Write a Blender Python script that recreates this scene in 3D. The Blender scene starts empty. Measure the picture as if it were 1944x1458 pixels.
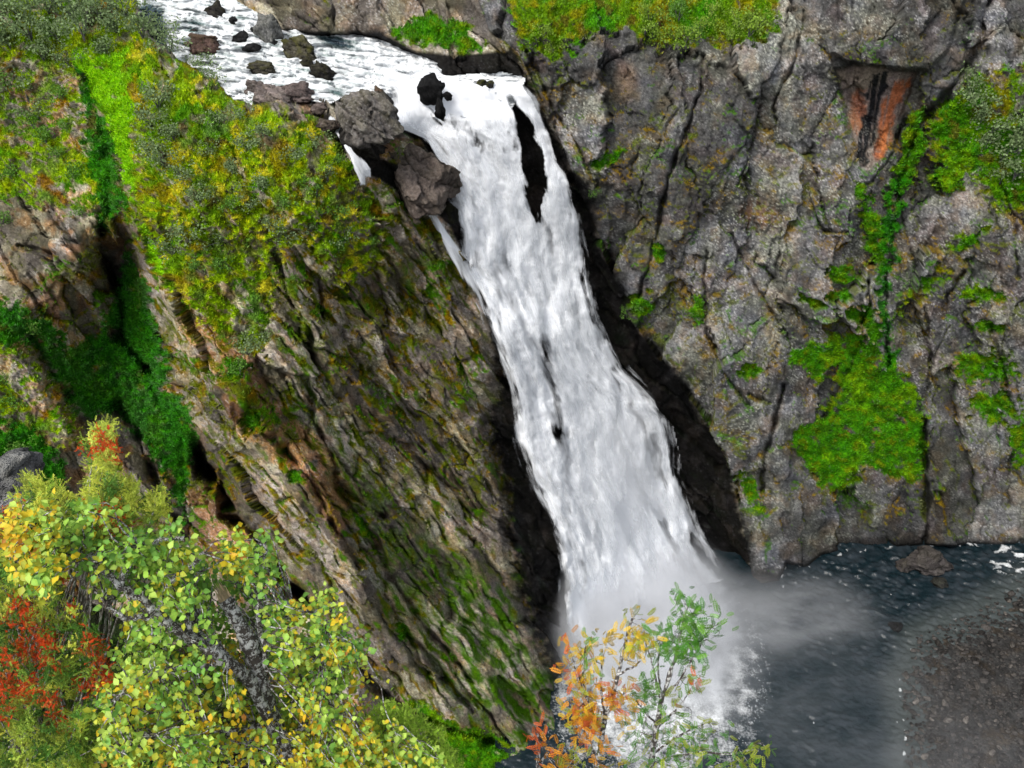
import bpy, math, time
import numpy as np
from mathutils import Vector, Matrix
T0 = time.time()
rng = np.random.default_rng(7)
f32 = np.float32
SC = bpy.context.scene
COL = SC.collection

# ------------------------------------------------------------------ camera, world, sun, exposure
HC = 229.0                     # camera height over the pool
FPX = 1618.0                   # focal length in pixels of a 1944 px wide picture
PITCH = math.radians(42.0)
cam_d = bpy.data.cameras.new('camera')
cam = bpy.data.objects.new('camera', cam_d); COL.objects.link(cam)
cam.location = (0, 0, HC); cam.rotation_euler = (math.radians(90) - PITCH, 0, 0)
cam_d.sensor_width = 36.0; cam_d.lens = 36.0 * FPX / 1944.0
cam_d.clip_start = 0.1; cam_d.clip_end = 5000
SC.camera = cam

SUN_EL, SUN_AZ = 57.0, 226.0    # degrees; azimuth clockwise from +Y
w = bpy.data.worlds.new('World'); SC.world = w; w.use_nodes = True
nt = w.node_tree; nt.nodes.clear()
sky = nt.nodes.new('ShaderNodeTexSky'); sky.sky_type = 'NISHITA'; sky.sun_disc = False
sky.sun_elevation = math.radians(SUN_EL); sky.sun_rotation = math.radians(SUN_AZ)
sky.air_density = 1.0; sky.dust_density = 3.0; sky.ozone_density = 1.0
hs = nt.nodes.new('ShaderNodeHueSaturation'); hs.inputs['Saturation'].default_value = 0.35
bg = nt.nodes.new('ShaderNodeBackground'); bg.inputs['Strength'].default_value = 0.13
wo = nt.nodes.new('ShaderNodeOutputWorld')
nt.links.new(sky.outputs[0], hs.inputs['Color']); nt.links.new(hs.outputs[0], bg.inputs['Color']); nt.links.new(bg.outputs[0], wo.inputs['Surface'])
sd = bpy.data.lights.new('sun', 'SUN'); sd.energy = 1.5; sd.angle = math.radians(16); sd.color = (1.0, 0.96, 0.9)
sun = bpy.data.objects.new('sun', sd); COL.objects.link(sun)
el, az = math.radians(SUN_EL), math.radians(SUN_AZ)
sdir = Vector((math.sin(az) * math.cos(el), math.cos(az) * math.cos(el), math.sin(el)))
sun.rotation_euler = (-sdir).to_track_quat('-Z', 'Y').to_euler(); sun.location = (0, 60, 300)

SC.view_settings.view_transform = 'Standard'; SC.view_settings.look = 'None'
SC.view_settings.exposure = 0.80; SC.view_settings.gamma = 1.0; SC.view_settings.use_curve_mapping = False
SC.cycles.max_bounces = 6; SC.cycles.diffuse_bounces = 3; SC.cycles.glossy_bounces = 2
SC.cycles.transparent_max_bounces = 24; SC.cycles.transmission_bounces = 3; SC.cycles.volume_bounces = 4
SC.cycles.use_denoising = True; SC.cycles.denoising_prefilter = 'ACCURATE'
SC.cycles.volume_step_rate = 1.0; SC.cycles.volume_max_steps = 96

# ------------------------------------------------------------------ pixel <-> world
cp, sp = math.cos(PITCH), math.sin(PITCH)
def ray(u, v):
    xc = (np.asarray(u, dtype=np.float64) - 972) / FPX; yc = (np.asarray(v, dtype=np.float64) - 729) / FPX
    return np.stack(np.broadcast_arrays(xc, cp - yc * sp, -sp - yc * cp), -1)
def at_y(u, v, Y):
    d = ray(u, v); t = np.asarray(Y) / d[..., 1]
    return np.array([0, 0, HC]) + d * t[..., None]
def at_t(u, v, t):            # t: distance along the optical axis
    return np.array([0, 0, HC]) + ray(u, v) * np.asarray(t, dtype=float)[..., None]
def y_of_z(v, z):
    yc = (np.asarray(v, dtype=np.float64) - 729) / FPX
    return (HC - z) * (cp - yc * sp) / (sp + yc * cp)
def depth(v, Y):
    return Y / (cp - (v - 729) / FPX * sp)

# ------------------------------------------------------------------ noise
def hsh(ix, iy, iz, seed):
    n = (ix.astype(np.uint32) * np.uint32(0x8da6b343)) ^ (iy.astype(np.uint32) * np.uint32(0xd8163841)) ^ (iz.astype(np.uint32) * np.uint32(0xcb1ab31f)) ^ np.uint32((seed * 0x9E3779B1) & 0xffffffff)
    n ^= n >> np.uint32(15); n *= np.uint32(0x2c1b3c6d); n ^= n >> np.uint32(12); n *= np.uint32(0x297a2d39); n ^= n >> np.uint32(15)
    return n
def u01(n, sh=0):
    return ((n >> np.uint32(sh)) & np.uint32(1023)).astype(f32) * f32(1 / 1023.)
def perlin(x, y, z, seed=0):
    x = x.astype(f32); y = y.astype(f32); z = np.broadcast_to(np.asarray(z, dtype=f32), x.shape)
    ix = np.floor(x).astype(np.int32); iy = np.floor(y).astype(np.int32); iz = np.floor(z).astype(np.int32)
    fx = x - ix; fy = y - iy; fz = z - iz
    wx = fx * fx * fx * (fx * (fx * 6 - 15) + 10); wy = fy * fy * fy * (fy * (fy * 6 - 15) + 10); wz = fz * fz * fz * (fz * (fz * 6 - 15) + 10)
    def g(a, b, c):
        n = hsh(ix + a, iy + b, iz + c, seed)
        return (u01(n) * 2 - 1) * (fx - a) + (u01(n, 10) * 2 - 1) * (fy - b) + (u01(n, 20) * 2 - 1) * (fz - c)
    def lx(b, c):
        p = g(0, b, c); return p + wx * (g(1, b, c) - p)
    def ly(c):
        p = lx(0, c); return p + wy * (lx(1, c) - p)
    p = ly(0); return (p + wz * (ly(1) - p)) * f32(1.3)
def perlin2(x, y, seed=0):
    x = x.astype(f32); y = y.astype(f32)
    ix = np.floor(x).astype(np.int32); iy = np.floor(y).astype(np.int32); iz = np.zeros_like(ix)
    fx = x - ix; fy = y - iy
    wx = fx * fx * fx * (fx * (fx * 6 - 15) + 10); wy = fy * fy * fy * (fy * (fy * 6 - 15) + 10)
    def g(a, b):
        n = hsh(ix + a, iy + b, iz, seed)
        return (u01(n) * 2 - 1) * (fx - a) + (u01(n, 10) * 2 - 1) * (fy - b)
    p = g(0, 0); p = p + wx * (g(1, 0) - p); q = g(0, 1); q = q + wx * (g(1, 1) - q)
    return (p + wy * (q - p)) * f32(1.5)
def fbm2(x, y, seed=0, octaves=4, gain=.5, lac=2.03):
    s = 0; a = 1.0
    for i in range(octaves):
        s = s + a * perlin2(x, y, seed + i * 17); x = x * lac + 11.3; y = y * lac - 7.7; a *= gain
    return s
def facets(x, y, seed, tilt=1.0, want_edge=False):
    """fractured-slab relief: every voronoi cell is a plane with its own height and tilt"""
    x = x.astype(f32); y = y.astype(f32)
    ix = np.floor(x).astype(np.int32); iy = np.floor(y).astype(np.int32); iz = np.zeros_like(ix)
    best = np.full(x.shape, 1e9, f32); sec = np.full(x.shape, 1e9, f32); H = np.zeros(x.shape, f32); ID = np.zeros(x.shape, f32)
    for a in (-1, 0, 1):
        for b in (-1, 0, 1):
            n = hsh(ix + a, iy + b, iz, seed); m = hsh(ix + a, iy + b, iz + 7, seed)
            dx = x - (ix + a + u01(n)); dy = y - (iy + b + u01(n, 10))
            d = np.maximum(np.abs(dx + .35 * dy), np.abs(dy * .9 - .25 * dx)) * .6 + np.sqrt(dx * dx + dy * dy) * .4
            h = (u01(n, 20) * 2 - 1) + tilt * ((u01(m) * 2 - 1) * dx + (u01(m, 10) * 2 - 1) * dy)
            c = d < best
            sec = np.where(c, best, np.minimum(sec, d)); H = np.where(c, h, H); ID = np.where(c, u01(m, 20), ID); best = np.where(c, d, best)
    return (H, ID, sec - best) if want_edge else (H, ID)
def sstep(a, b, x):
    t = np.clip((x - a) / (b - a), 0, 1); return t * t * (3 - 2 * t)

# ------------------------------------------------------------------ 2D tools on outlines traced in picture coordinates
def poly_sd(U, V, pts, reach=60):
    """signed distance to a polygon, positive inside, clipped at -reach"""
    pts = np.asarray(pts, float); out = np.full(U.shape, -float(reach), f32)
    m = (U > pts[:, 0].min() - reach) & (U < pts[:, 0].max() + reach) & (V > pts[:, 1].min() - reach) & (V < pts[:, 1].max() + reach)
    x = U[m]; y = V[m]
    if x.size == 0: return out
    d2 = np.full(x.shape, 1e12); ins = np.zeros(x.shape, bool)
    for (x0, y0), (x1, y1) in zip(pts, np.roll(pts, -1, 0)):
        ex, ey = x1 - x0, y1 - y0; L = ex * ex + ey * ey + 1e-9
        t = np.clip(((x - x0) * ex + (y - y0) * ey) / L, 0, 1)
        d2 = np.minimum(d2, (x - x0 - t * ex) ** 2 + (y - y0 - t * ey) ** 2)
        if y0 != y1:
            c = (y0 > y) != (y1 > y)
            ins ^= c & (x < ex * (y - y0) / (y1 - y0) + x0)
    d = np.sqrt(d2); out[m] = np.where(ins, d, np.maximum(-d, -reach))
    return out
def line_d(U, V, pts, reach=60):
    pts = np.asarray(pts, float); out = np.full(U.shape, float(reach), f32)
    m = (U > pts[:, 0].min() - reach) & (U < pts[:, 0].max() + reach) & (V > pts[:, 1].min() - reach) & (V < pts[:, 1].max() + reach)
    x = U[m]; y = V[m]; d2 = np.full(x.shape, 1e12)
    for (x0, y0), (x1, y1) in zip(pts[:-1], pts[1:]):
        ex, ey = x1 - x0, y1 - y0; L = ex * ex + ey * ey + 1e-9
        t = np.clip(((x - x0) * ex + (y - y0) * ey) / L, 0, 1)
        d2 = np.minimum(d2, (x - x0 - t * ex) ** 2 + (y - y0 - t * ey) ** 2)
    out[m] = np.minimum(np.sqrt(d2), reach); return out
def ell(U, V, cx, cy, rx, ry, deg=0):
    a = math.radians(deg); x = (U - cx) * math.cos(a) + (V - cy) * math.sin(a); y = -(U - cx) * math.sin(a) + (V - cy) * math.cos(a)
    return (1 - np.sqrt((x / rx) ** 2 + (y / ry) ** 2)) * min(rx, ry)

# ------------------------------------------------------------------ macro shape of the gorge: distance Y as a smooth function
def Z(v, z): return float(y_of_z(v, z))
RIVER_Z = lambda u, v: 163.0 - 4.5 * sstep(0, 160, v) - 0.004 * np.clip(u - 330, 0, 700)
CTRL = [
 (-250,-240,Z(-240,178)),(0,-240,Z(-240,176)),(300,-240,Z(-240,166)),(700,-240,Z(-240,172)),(1100,-240,Z(-240,176)),(1600,-240,232),(2200,-240,236),
 (-250,0,Z(0,172)),(0,0,Z(0,170)),(150,30,Z(30,166)),(300,60,Z(60,163)),(-250,200,172),(0,200,Z(200,151)),(240,250,Z(250,155)),(350,150,Z(150,162)),
 (100,330,Z(330,142)),(100,450,147),(190,480,147),(100,600,142),(160,560,144),(50,800,131),(0,950,121),(-250,600,146),(-250,950,124),
 (180,300,163),(215,480,160),(240,620,152),(290,750,145),(330,900,138),(180,700,146),(100,720,139),(450,1000,131),(350,1100,126),(400,880,138),(200,900,130),
 (280,430,142),(330,560,135),(430,760,124),(520,950,118),(620,1130,111),
 (400,300,Z(300,155)),(500,230,Z(230,159.5)),(600,300,Z(300,155)),(600,400,136),(460,480,137),(500,600,132),(700,600,143),(650,800,129),(800,800,141),(700,1000,122),(850,1000,132),(750,1200,112),
 (900,1200,120),(850,1350,106),(1000,1400,109),(700,450,143),(800,600,149),(640,330,Z(330,152)),
 (850,460,158),(930,640,151),(960,850,145),(1000,1000,140),(1050,1100,136),(1060,1250,127),(1080,1400,112),
 (800,230,171),(900,250,172),(950,400,170),(1000,550,167),(1070,700,163),(1120,850,160),(1180,1000,157),(1250,1120,155),(1150,1200,Z(1200,-4)),
 (1050,350,172),(1120,560,171),(1250,750,171),(1350,950,168),(1400,1090,166),(1140,500,173),(1200,620,172),(1340,850,171),
 (1060,200,176),(1200,200,171),(1200,400,167),(1230,550,166),(1320,700,163),(1410,850,161),(1450,1000,160),(1452,1090,Z(1090,1)),
 (1400,100,182),(1400,400,171),(1500,600,167),(1500,900,164),(1600,1040,Z(1040,0)),(1750,1030,Z(1030,0)),(1944,1030,Z(1030,0)),(2200,1030,Z(1030,0)),
 (1680,220,180),(1650,80,180),(1850,100,184),(1600,400,173),(1750,500,172),(1900,400,171),(1900,700,169),(1650,780,171),(1620,900,167),(1850,900,169),(2200,500,166),(2200,100,182),(2200,800,166),
 (1000,20,Z(20,168)),(1250,40,188),(1450,30,190),(1600,0,188),(1944,0,192),
 (600,90,Z(90,160)),(600,20,192),(750,20,193),(850,60,188),(900,120,181),(930,20,192),(450,100,Z(100,160)),(330,0,Z(0,162)),(700,140,Z(140,157)),(850,155,Z(155,156.5)),(950,150,Z(150,156)),
 (740,240,Z(240,156)),(780,350,161),(690,230,Z(230,155)),
 (1500,1200,Z(1200,-5)),(1300,1300,Z(1300,-5)),(1600,1130,Z(1130,-4)),(1900,1200,Z(1200,-1.5)),(1800,1400,Z(1400,-1.5)),(1300,1700,Z(1700,-5)),(2200,1500,Z(1500,-1.5)),(1900,1700,Z(1700,-2)),(2200,1150,Z(1150,-3)),(1450,1150,Z(1150,-4)),(1750,1100,Z(1100,-4)),
 (900,1440,Z(1440,3)),(700,1400,103),(500,1400,104),(0,1300,106),(0,1700,80),(600,1700,82),(1000,1600,Z(1600,0)),(-250,1400,100),
]
C_ = np.array(CTRL, float)
def tps_fit(c, lam=2e-4):
    n = len(c); X = c[:, :2] / 500.0
    d = np.linalg.norm(X[:, None] - X[None], axis=2)
    K = np.where(d > 0, d * d * np.log(d + 1e-12), 0) + lam * np.eye(n)
    A = np.zeros((n + 3, n + 3)); A[:n, :n] = K; A[:n, n] = 1; A[:n, n + 1:] = X; A[n, :n] = 1; A[n + 1:, :n] = X.T
    return np.linalg.solve(A, np.concatenate([c[:, 2], [0, 0, 0]]))
WT = tps_fit(C_)
def base_Y(U, V):
    x = np.asarray(U, f32) / 500; y = np.asarray(V, f32) / 500
    s = np.full(np.shape(x), WT[-3], np.float64) + WT[-2] * x + WT[-1] * y
    for (cu, cv, _), wgt in zip(C_, WT[:-3]):
        r2 = (x - f32(cu / 500)) ** 2 + (y - f32(cv / 500)) ** 2
        s += f32(wgt * 0.5) * r2 * np.log(r2 + f32(1e-12))
    return s

# ---- outlines
FALL_L = [(60,665),(85,680),(110,692),(140,712),(170,738),(200,744),(245,754),(265,798),(310,826),(350,848),(395,864),(430,872),(470,882),(505,880),(545,902),(600,925),(640,938),(700,960),(760,975),(830,984),(899,1002),(944,1027),(989,1046),(1049,1066),(1120,1072),(1260,1066)]
FALL_R = [(60,715),(94,762),(112,802),(126,834),(142,850),(149,900),(150,985),(185,1012),(240,1037),(295,1057),(340,1072),(380,1087),(425,1097),(475,1104),(515,1110),(565,1122),(610,1137),(660,1157),(700,1182),(729,1212),(759,1240),(794,1262),(854,1276),(904,1284),(954,1304),(1009,1328),(1054,1356),(1099,1384),(1160,1430),(1260,1440)]
fl_v, fl_u = np.array(FALL_L, float).T; fr_v, fr_u = np.array(FALL_R, float).T
FALL_POLY = [(u, v) for v, u in FALL_L] + [(u, v) for v, u in FALL_R[::-1]]
SIDE_POLY = [(784,374),(800,378),(822,405),(842,430),(862,455),(880,480),(900,520),(915,560),(925,605),(912,590),(895,548),(868,508),(842,462),(818,418),(800,390)]
HOLE = [(966,186),(978,186),(992,215),(1007,232),(1022,280),(1036,335),(1034,372),(1026,400),(1022,418),(1004,398),(994,300),(980,228)]
RIVER = [(250,-60),(262,20),(285,70),(337,112),(362,130),(411,142),(431,181),(457,196),(480,200),(540,182),(600,186),(625,190),(660,172),(720,165),(745,200),(770,250),(850,262),(905,262),(960,215),(990,152),(950,143),(860,150),(836,146),(826,120),(800,108),(761,94),(716,73),(671,66),(604,70),(560,62),(500,52),(484,30),(440,4),(430,-60)]
STREAM = [(622,226),(634,222),(645,246),(655,262),(668,288),(690,306),(706,320),(700,338),(696,352),(684,352),(676,330),(664,300),(652,275),(640,262),(630,245)]
STREAM2 = [(712,366),(725,362),(728,372),(716,376)]
POOL = [(1060,1080),(1300,1080),(1400,1082),(1440,1110),(1476,1100),(1490,1062),(1530,1075),(1560,1050),(1700,1035),(1760,1030),(1944,1032),(2300,1028),(2300,1720),(980,1720),(1040,1500),(1065,1300)]
GRAVEL = [(2300,1080),(1944,1108),(1912,1130),(1847,1164),(1772,1194),(1737,1212),(1728,1254),(1710,1294),(1714,1354),(1722,1400),(1716,1458),(1700,1730),(2300,1730)]
BLACK_R = [(972,86),(994,125),(1024,190),(1060,260),(1086,320),(1118,345),(1126,385),(1141,450),(1174,515),(1196,555),(1194,605),(1236,650),(1270,685),(1312,735),(1338,794),(1376,844),(1394,894),(1404,945),(1420,1009),(1428,1049),(1432,1110),(1300,1200),(1100,1000),(900,300),(930,140)]
BLACK_L = [(924,632),(932,700),(912,770),(902,830),(928,880),(948,950),(946,1010),(960,1100),(988,1180),(1012,1250),(1040,1350),(1070,1420),(1120,1420),(1200,1200),(1100,900),(960,640)]
WET_SHADE = [[(538,52),(600,58),(680,62),(730,66),(790,96),(850,104),(930,100),(975,95),(1000,150),(850,160),(800,130),(720,90),(600,80),(560,66)],  # this outline is the shadow along the cliff base, painted near black
          [(640,262),(700,330),(760,365),(800,385),(850,430),(885,490),(880,430),(862,380),(848,350),(820,330),(720,300),(650,240)],
          HOLE]

# ------------------------------------------------------------------ terrain grid
ST = 2.3
gu = np.concatenate([np.arange(-260, -10, 9.), np.arange(-10, 1956, ST), np.arange(1960, 2230, 9.)])
gv = np.concatenate([np.arange(-240, -8, 8.), np.arange(-8, 1466, ST), np.arange(1472, 1720, 9.)])
U, V = np.meshgrid(gu, gv); NR, NC = U.shape
Y = base_Y(U, V)
# texture coordinates in metres across the faces
SX = U * 0.125; SY = V * 0.125
wA = fbm2(SX / 22, SY / 22, 3, 4); wB = fbm2(SX / 22 + 50, SY / 22, 9, 4)
UW = U + 17 * wA + 9 * fbm2(SX / 4, SY / 4, 21, 4, .6); VW = V + 17 * wB + 9 * fbm2(SX / 4 + 9, SY / 4, 25, 4, .6)
UW2 = U + 6 * wA + 3 * fbm2(SX / 3, SY / 3, 27, 3); VW2 = V + 6 * wB + 3 * fbm2(SX / 3 + 9, SY / 3, 29, 3)

SPUR = [(180,60),(330,100),(420,150),(470,200),(600,200),(640,260),(700,350),(780,375),(850,440),(925,605),(935,640),(970,850),(1050,1080),(1070,1300),(1085,1440),(1000,1440),(860,1370),(760,1340),(700,1300),(620,1180),(560,1120),(480,1010),(400,880),(350,770),(300,640),(250,470),(215,330),(160,150)]
LEFTC = [(-300,-260),(150,60),(160,150),(200,260),(215,420),(205,600),(190,650),(120,650),(-300,560)]
sd_spur = poly_sd(UW2, VW2, SPUR, 120)
w_spur = sstep(-12, 12, sd_spur)
right_edge = np.interp(V, [-300, 60, 100, 260, 450, 600, 850, 1100, 1720], [800, 930, 985, 1060, 1140, 1195, 1385, 1430, 1440])
w_right = sstep(-25, 25, U - right_edge)
w_left = (1 - w_spur) * (1 - w_right)
sd_fall = poly_sd(U, V, FALL_POLY, 90)
sd_river = poly_sd(U, V, RIVER, 90)
sd_pool = poly_sd(U, V, POOL, 60)

# ---- big cracks, slots, overhangs (deeper = positive)
dig = np.zeros_like(Y)
CWN = fbm2(SX / 3.4, SY / 3.4, 77, 3, .6); CWM = fbm2(SX / 6, SY / 6, 79, 2)
def crack(pts, wd, dp, warp=1.0):
    d = line_d(U + warp * 9 * wA + warp * 4 * CWN, V + warp * 9 * wB, pts, wd * 5)
    k = np.clip(.75 + .9 * CWM, .15, 1.6)
    return dp * np.clip(k, .3, 1.3) * np.exp(-(d / (wd * k)) ** 2)
SLOTS = [
 ([(196,432),(205,470),(214,520),(224,570),(228,620)], 9, 11), ([(372,862),(402,905),(440,950),(484,1010),(530,1080),(575,1140)], 15, 16), ([(372,862),(398,905),(430,915)], 17, 10),
 ([(225,640),(280,700),(300,712)], 7, 5), ([(600,1180),(700,1290),(760,1340),(850,1378),(960,1420)], 8, 6), ([(170,150),(190,240),(205,330),(212,410)], 14, 2.2),
 ([(120,500),(160,520),(205,560)], 8, 4), ([(40,470),(120,490),(190,520)], 5, 2.5), ([(230,770),(262,830),(300,930),(330,980)], 9, 5), ([(60,640),(130,760)], 9, 3),
 ([(520,480),(550,560),(575,620),(600,720)], 6, 4), ([(700,450),(750,520),(770,600)], 4, 2), ([(610,520),(612,600)], 4, 3), ([(580,720),(600,800),(640,920),(720,980)], 5, 3.0),
 ([(800,880),(840,920),(870,930)], 5, 3), ([(640,930),(700,1010),(740,1090),(800,1180),(900,1290)], 6, 3.2), ([(770,1190),(850,1290),(900,1350)], 7, 3), ([(700,700),(760,780),(830,860),(900,960)], 3, 1.5), ([(480,760),(560,880),(620,980),(680,1080)], 5, 2.5),
 # right cliff
 ([(1330,110),(1322,180),(1292,270),(1266,340),(1252,440),(1230,500),(1213,560)], 4, 3), ([(1452,200),(1422,290),(1400,350)], 2.5, 1.5), ([(1530,20),(1510,130),(1478,200),(1484,230)], 3, 2),
 ([(1882,0),(1850,100),(1782,200),(1740,250),(1712,330),(1700,400),(1690,500)], 8, 5), ([(1720,230),(1690,290),(1655,345)], 3, 2), ([(1650,525),(1650,580),(1638,610)], 3, 4), ([(1684,515),(1682,600),(1682,690)], 3.5, 4),
 ([(1487,729),(1464,804),(1450,860),(1448,930)], 4.5, 5), ([(1756,800),(1753,900),(1752,1030)], 5, 5), ([(1922,860),(1914,900),(1910,960)], 5, 3), ([(1387,450),(1442,550),(1492,630),(1500,660)], 3, 2),
 ([(1342,480),(1337,560),(1340,625),(1372,700),(1420,760)], 3, 2), ([(1632,560),(1640,640),(1600,720),(1560,800)], 5, 2), ([(1400,350),(1440,375)], 2, 1.5), ([(1535,370),(1548,430),(1560,442),(1600,440)], 2.5, 1.8),
 ([(1000,100),(1050,200),(1095,280),(1130,350)], 3, 2), ([(1290,200),(1265,230),(1260,260)], 2, 1), ([(1300,760),(1340,820),(1400,900)], 3, 1.5), ([(1620,860),(1625,900),(1610,940)], 4, 2), ([(1832,520),(1800,560),(1790,600)], 3, 2.5),
 ([(1900,350),(1925,420),(1930,520)], 4, 2), ([(1420,740),(1460,760)], 3, 2), ([(1210,280),(1195,330)],2,1), ([(1480,440),(1475,520),(1455,570)], 2.5, 1.5), ([(1700,330),(1720,420),(1742,520),(1760,640)], 2.5, 1.5),
 ([(1800,620),(1770,680),(1762,760)], 3, 2), ([(1880,620),(1900,680),(1915,760)], 3, 2)]
for pts_, wd_, dp_ in SLOTS: dig += crack(pts_, wd_ * (1.15 if wd_ < 6 else 1.0), dp_ * (1.5 if wd_ < 6 else 1.1))
# overhanging roof with the rusty hollow below it
RUST = [(1586,128),(1640,118),(1700,128),(1742,134),(1726,190),(1692,270),(1652,330),(1632,322),(1620,282),(1604,212)]
sd_rust = poly_sd(UW2, VW2, RUST, 60)
dig += 2.6 * sstep(-3, 5, sd_rust) * sstep(360, 150, V) + 1.0 * sstep(-3, 6, sd_rust)
ROOF = [(1590,-60),(1584,60),(1575,100),(1600,118),(1625,124),(1700,130),(1765,136),(1800,100),(1860,-60)]
dig -= 2.8 * sstep(0, 9, poly_sd(UW2, VW2, ROOF, 40))
# ribs pushed out
RIBS = [([(330,520),(400,640),(470,760),(560,900),(640,1010),(700,1130)], 28, 4), ([(470,740),(540,830),(610,920),(650,1020)], 14, 3), ([(560,560),(640,700),(760,800),(860,900)], 16, 2.5), ([(620,480),(700,580),(800,680),(880,760)], 18, 2.5),
 ([(640,680),(700,740)], 12, 2.0), ([(700,1000),(800,1120),(900,1260),(980,1380)], 16, 3), ([(760,850),(850,980),(930,1120)], 16, 2.5), ([(620,1000),(700,1140),(800,1290)], 14, 2.5), ([(100,420),(160,500),(200,600)], 30, 4), ([(0,640),(70,720),(130,820)], 40, 4),
 ([(740,380),(800,450),(850,560),(900,650)], 20, 2.5), ([(1560,960),(1650,1000),(1740,960)], 40, 2), ([(1200,620),(1260,690),(1330,760),(1400,860)], 14, 2), ([(1430,980),(1450,1060)], 18, 3)]
for pts, wd, dp in RIBS:
    dig -= dp * np.exp(-(line_d(UW2, VW2, pts, wd * 3.2) / wd) ** 2)
wb_r = poly_sd(U, V, BLACK_R, 40); wb_l = poly_sd(UW2, VW2, BLACK_L, 40)
dig += 5.0 * sstep(-2, 22, wb_r) * sstep(100, 200, V) * sstep(930, 1010, U) + 4.0 * sstep(-2, 26, wb_l) * sstep(640, 760, V)
Y = Y + dig

# ---- the water beds lie under their water
inside_r = sstep(-10, 14, sd_river)
Yr = y_of_z(V, RIVER_Z(U, V) - 2.2 - 5.0 * sstep(150, 222, V) * sstep(700, 760, U))
Y = np.where(V < 280, Y * (1 - inside_r * sstep(250, 165, V)) + Yr * inside_r * sstep(250, 165, V), Y)
foot = sstep(-18, 4, sd_river) * (1 - sstep(0, 8, sd_river)) * (V < 150) * (U > 480)
Y = Y + 2.0 * foot
hole = poly_sd(U, V, HOLE, 30)
side = poly_sd(U, V, SIDE_POLY, 30); strm = poly_sd(U, V, STREAM, 30)
Yp = y_of_z(V, -3.0 - 0.05 * np.clip(sd_pool, 0, 60))
kp = sstep(-4, 10, sd_pool)
Y = Y * (1 - kp) + np.maximum(Y, Yp) * kp
print('macro', time.time() - T0)

P = at_y(U, V, Y)
def grid_normals(P):
    du = np.gradient(P, axis=1); dv = np.gradient(P, axis=0)
    n = np.cross(du, dv); n /= np.linalg.norm(n, axis=-1, keepdims=True) + 1e-9
    tocam = np.array([0, 0, HC]) - P
    s = np.sign(np.sum(n * tocam, -1, keepdims=True)); return n * s
N0 = grid_normals(at_y(U, V, base_Y(U, V)))

# ---- vegetation outlines (soft weights)
n_big = fbm2(SX / 20, SY / 20, 79, 2)
TN = fbm2(SX / 3.2, SY / 2.4, 91, 5, .65)
def soft(pts, s=7, warped=True):
    return sstep(-s, s, poly_sd(UW if warped else U, VW if warped else V, pts, 50))
def tuft(pts, s=16):
    return sstep(-.25, .2, poly_sd(UW, VW, pts, 50) / s + .85 * TN)
def soft_e(cx, cy, rx, ry, deg=0):
    return sstep(-.2, .25, ell(UW2, VW2, cx, cy, rx * 1.1, ry * 1.1, deg) / max(min(rx, ry), 9) * 1.6 + 1.2 * TN - .25)
bright = np.zeros_like(Y)   # lush grass
for p in [
  [(150,95),(205,118),(245,100),(258,165),(248,260),(262,330),(252,400),(302,480),(320,538),(312,548),(288,500),(268,440),(238,360),(213,280),(178,190)],
  [(1632,350),(1646,350),(1684,440),(1694,505),(1672,512),(1640,455)], [(1630,560),(1655,575),(1676,635),(1650,650),(1632,610)],
  [(1497,668),(1560,655),(1640,630),(1700,690),(1757,765),(1757,850),(1745,905),(1700,905),(1640,872),(1600,925),(1560,925),(1500,852),(1500,832),(1562,790),(1592,730),(1590,690),(1500,700)],
  [(1720,240),(1760,200),(1745,300),(1705,400),(1690,400),(1700,320)],
  [(1850,150),(1872,250),(1950,240),(1960,380),(1892,392),(1850,330),(1800,300),(1770,262),(1790,205)],
  [(740,45),(800,30),(870,45),(915,90),(905,96),(850,92),(790,82),(750,66)],
  [(780,1330),(850,1365),(1000,1425),(1030,1470),(860,1470),(800,1400)]]:
    bright = np.maximum(bright, tuft(p))
for e in [(1150,300,48,10,-22),(1325,592,17,26),(1215,578,30,22,20),(1250,478,14,18),(1605,520,35,18),(1590,560,30,12),(1862,560,40,16),(1868,700,62,30),(1885,770,40,30),(1935,830,22,55),(1428,930,14,42,-24),
          (490,790,24,26),(450,700,30,20),(560,905,14,12),(690,1010,10,40,-30),(765,1200,12,20),(1840,460,36,9,-38),(1540,570,30,8,15),(1420,700,26,12),(1880,620,30,12),(1800,330,30,40),(1620,590,16,16),(640,455,16,14),(1555,690,30,30)]:
    bright = np.maximum(bright, soft_e(*e))
deepg = np.zeros_like(Y)    # darker green of the gullies
for p in [
  [(150,120),(172,180),(205,260),(215,330),(240,400),(215,430),(200,430),(170,330),(155,240)],
  [(205,580),(245,480),(270,540),(300,640),(316,710),(352,780),(372,860),(345,990),(312,905),(272,850),(232,790),(150,805),(105,720),(60,640),(130,650),(190,640)],
  [(1700,330),(1720,330),(1712,420),(1690,500),(1680,600),(1690,700),(1672,700),(1668,600),(1680,480)],
  [(-20,560),(60,590),(130,640),(60,660),(-20,640)],[(-20,800),(60,810),(120,880),(120,960),(-20,930)]]:
    deepg = np.maximum(deepg, tuft(p, 20))
heath = np.zeros_like(Y)    # green, yellow and rust heath of the plateaus
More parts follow.
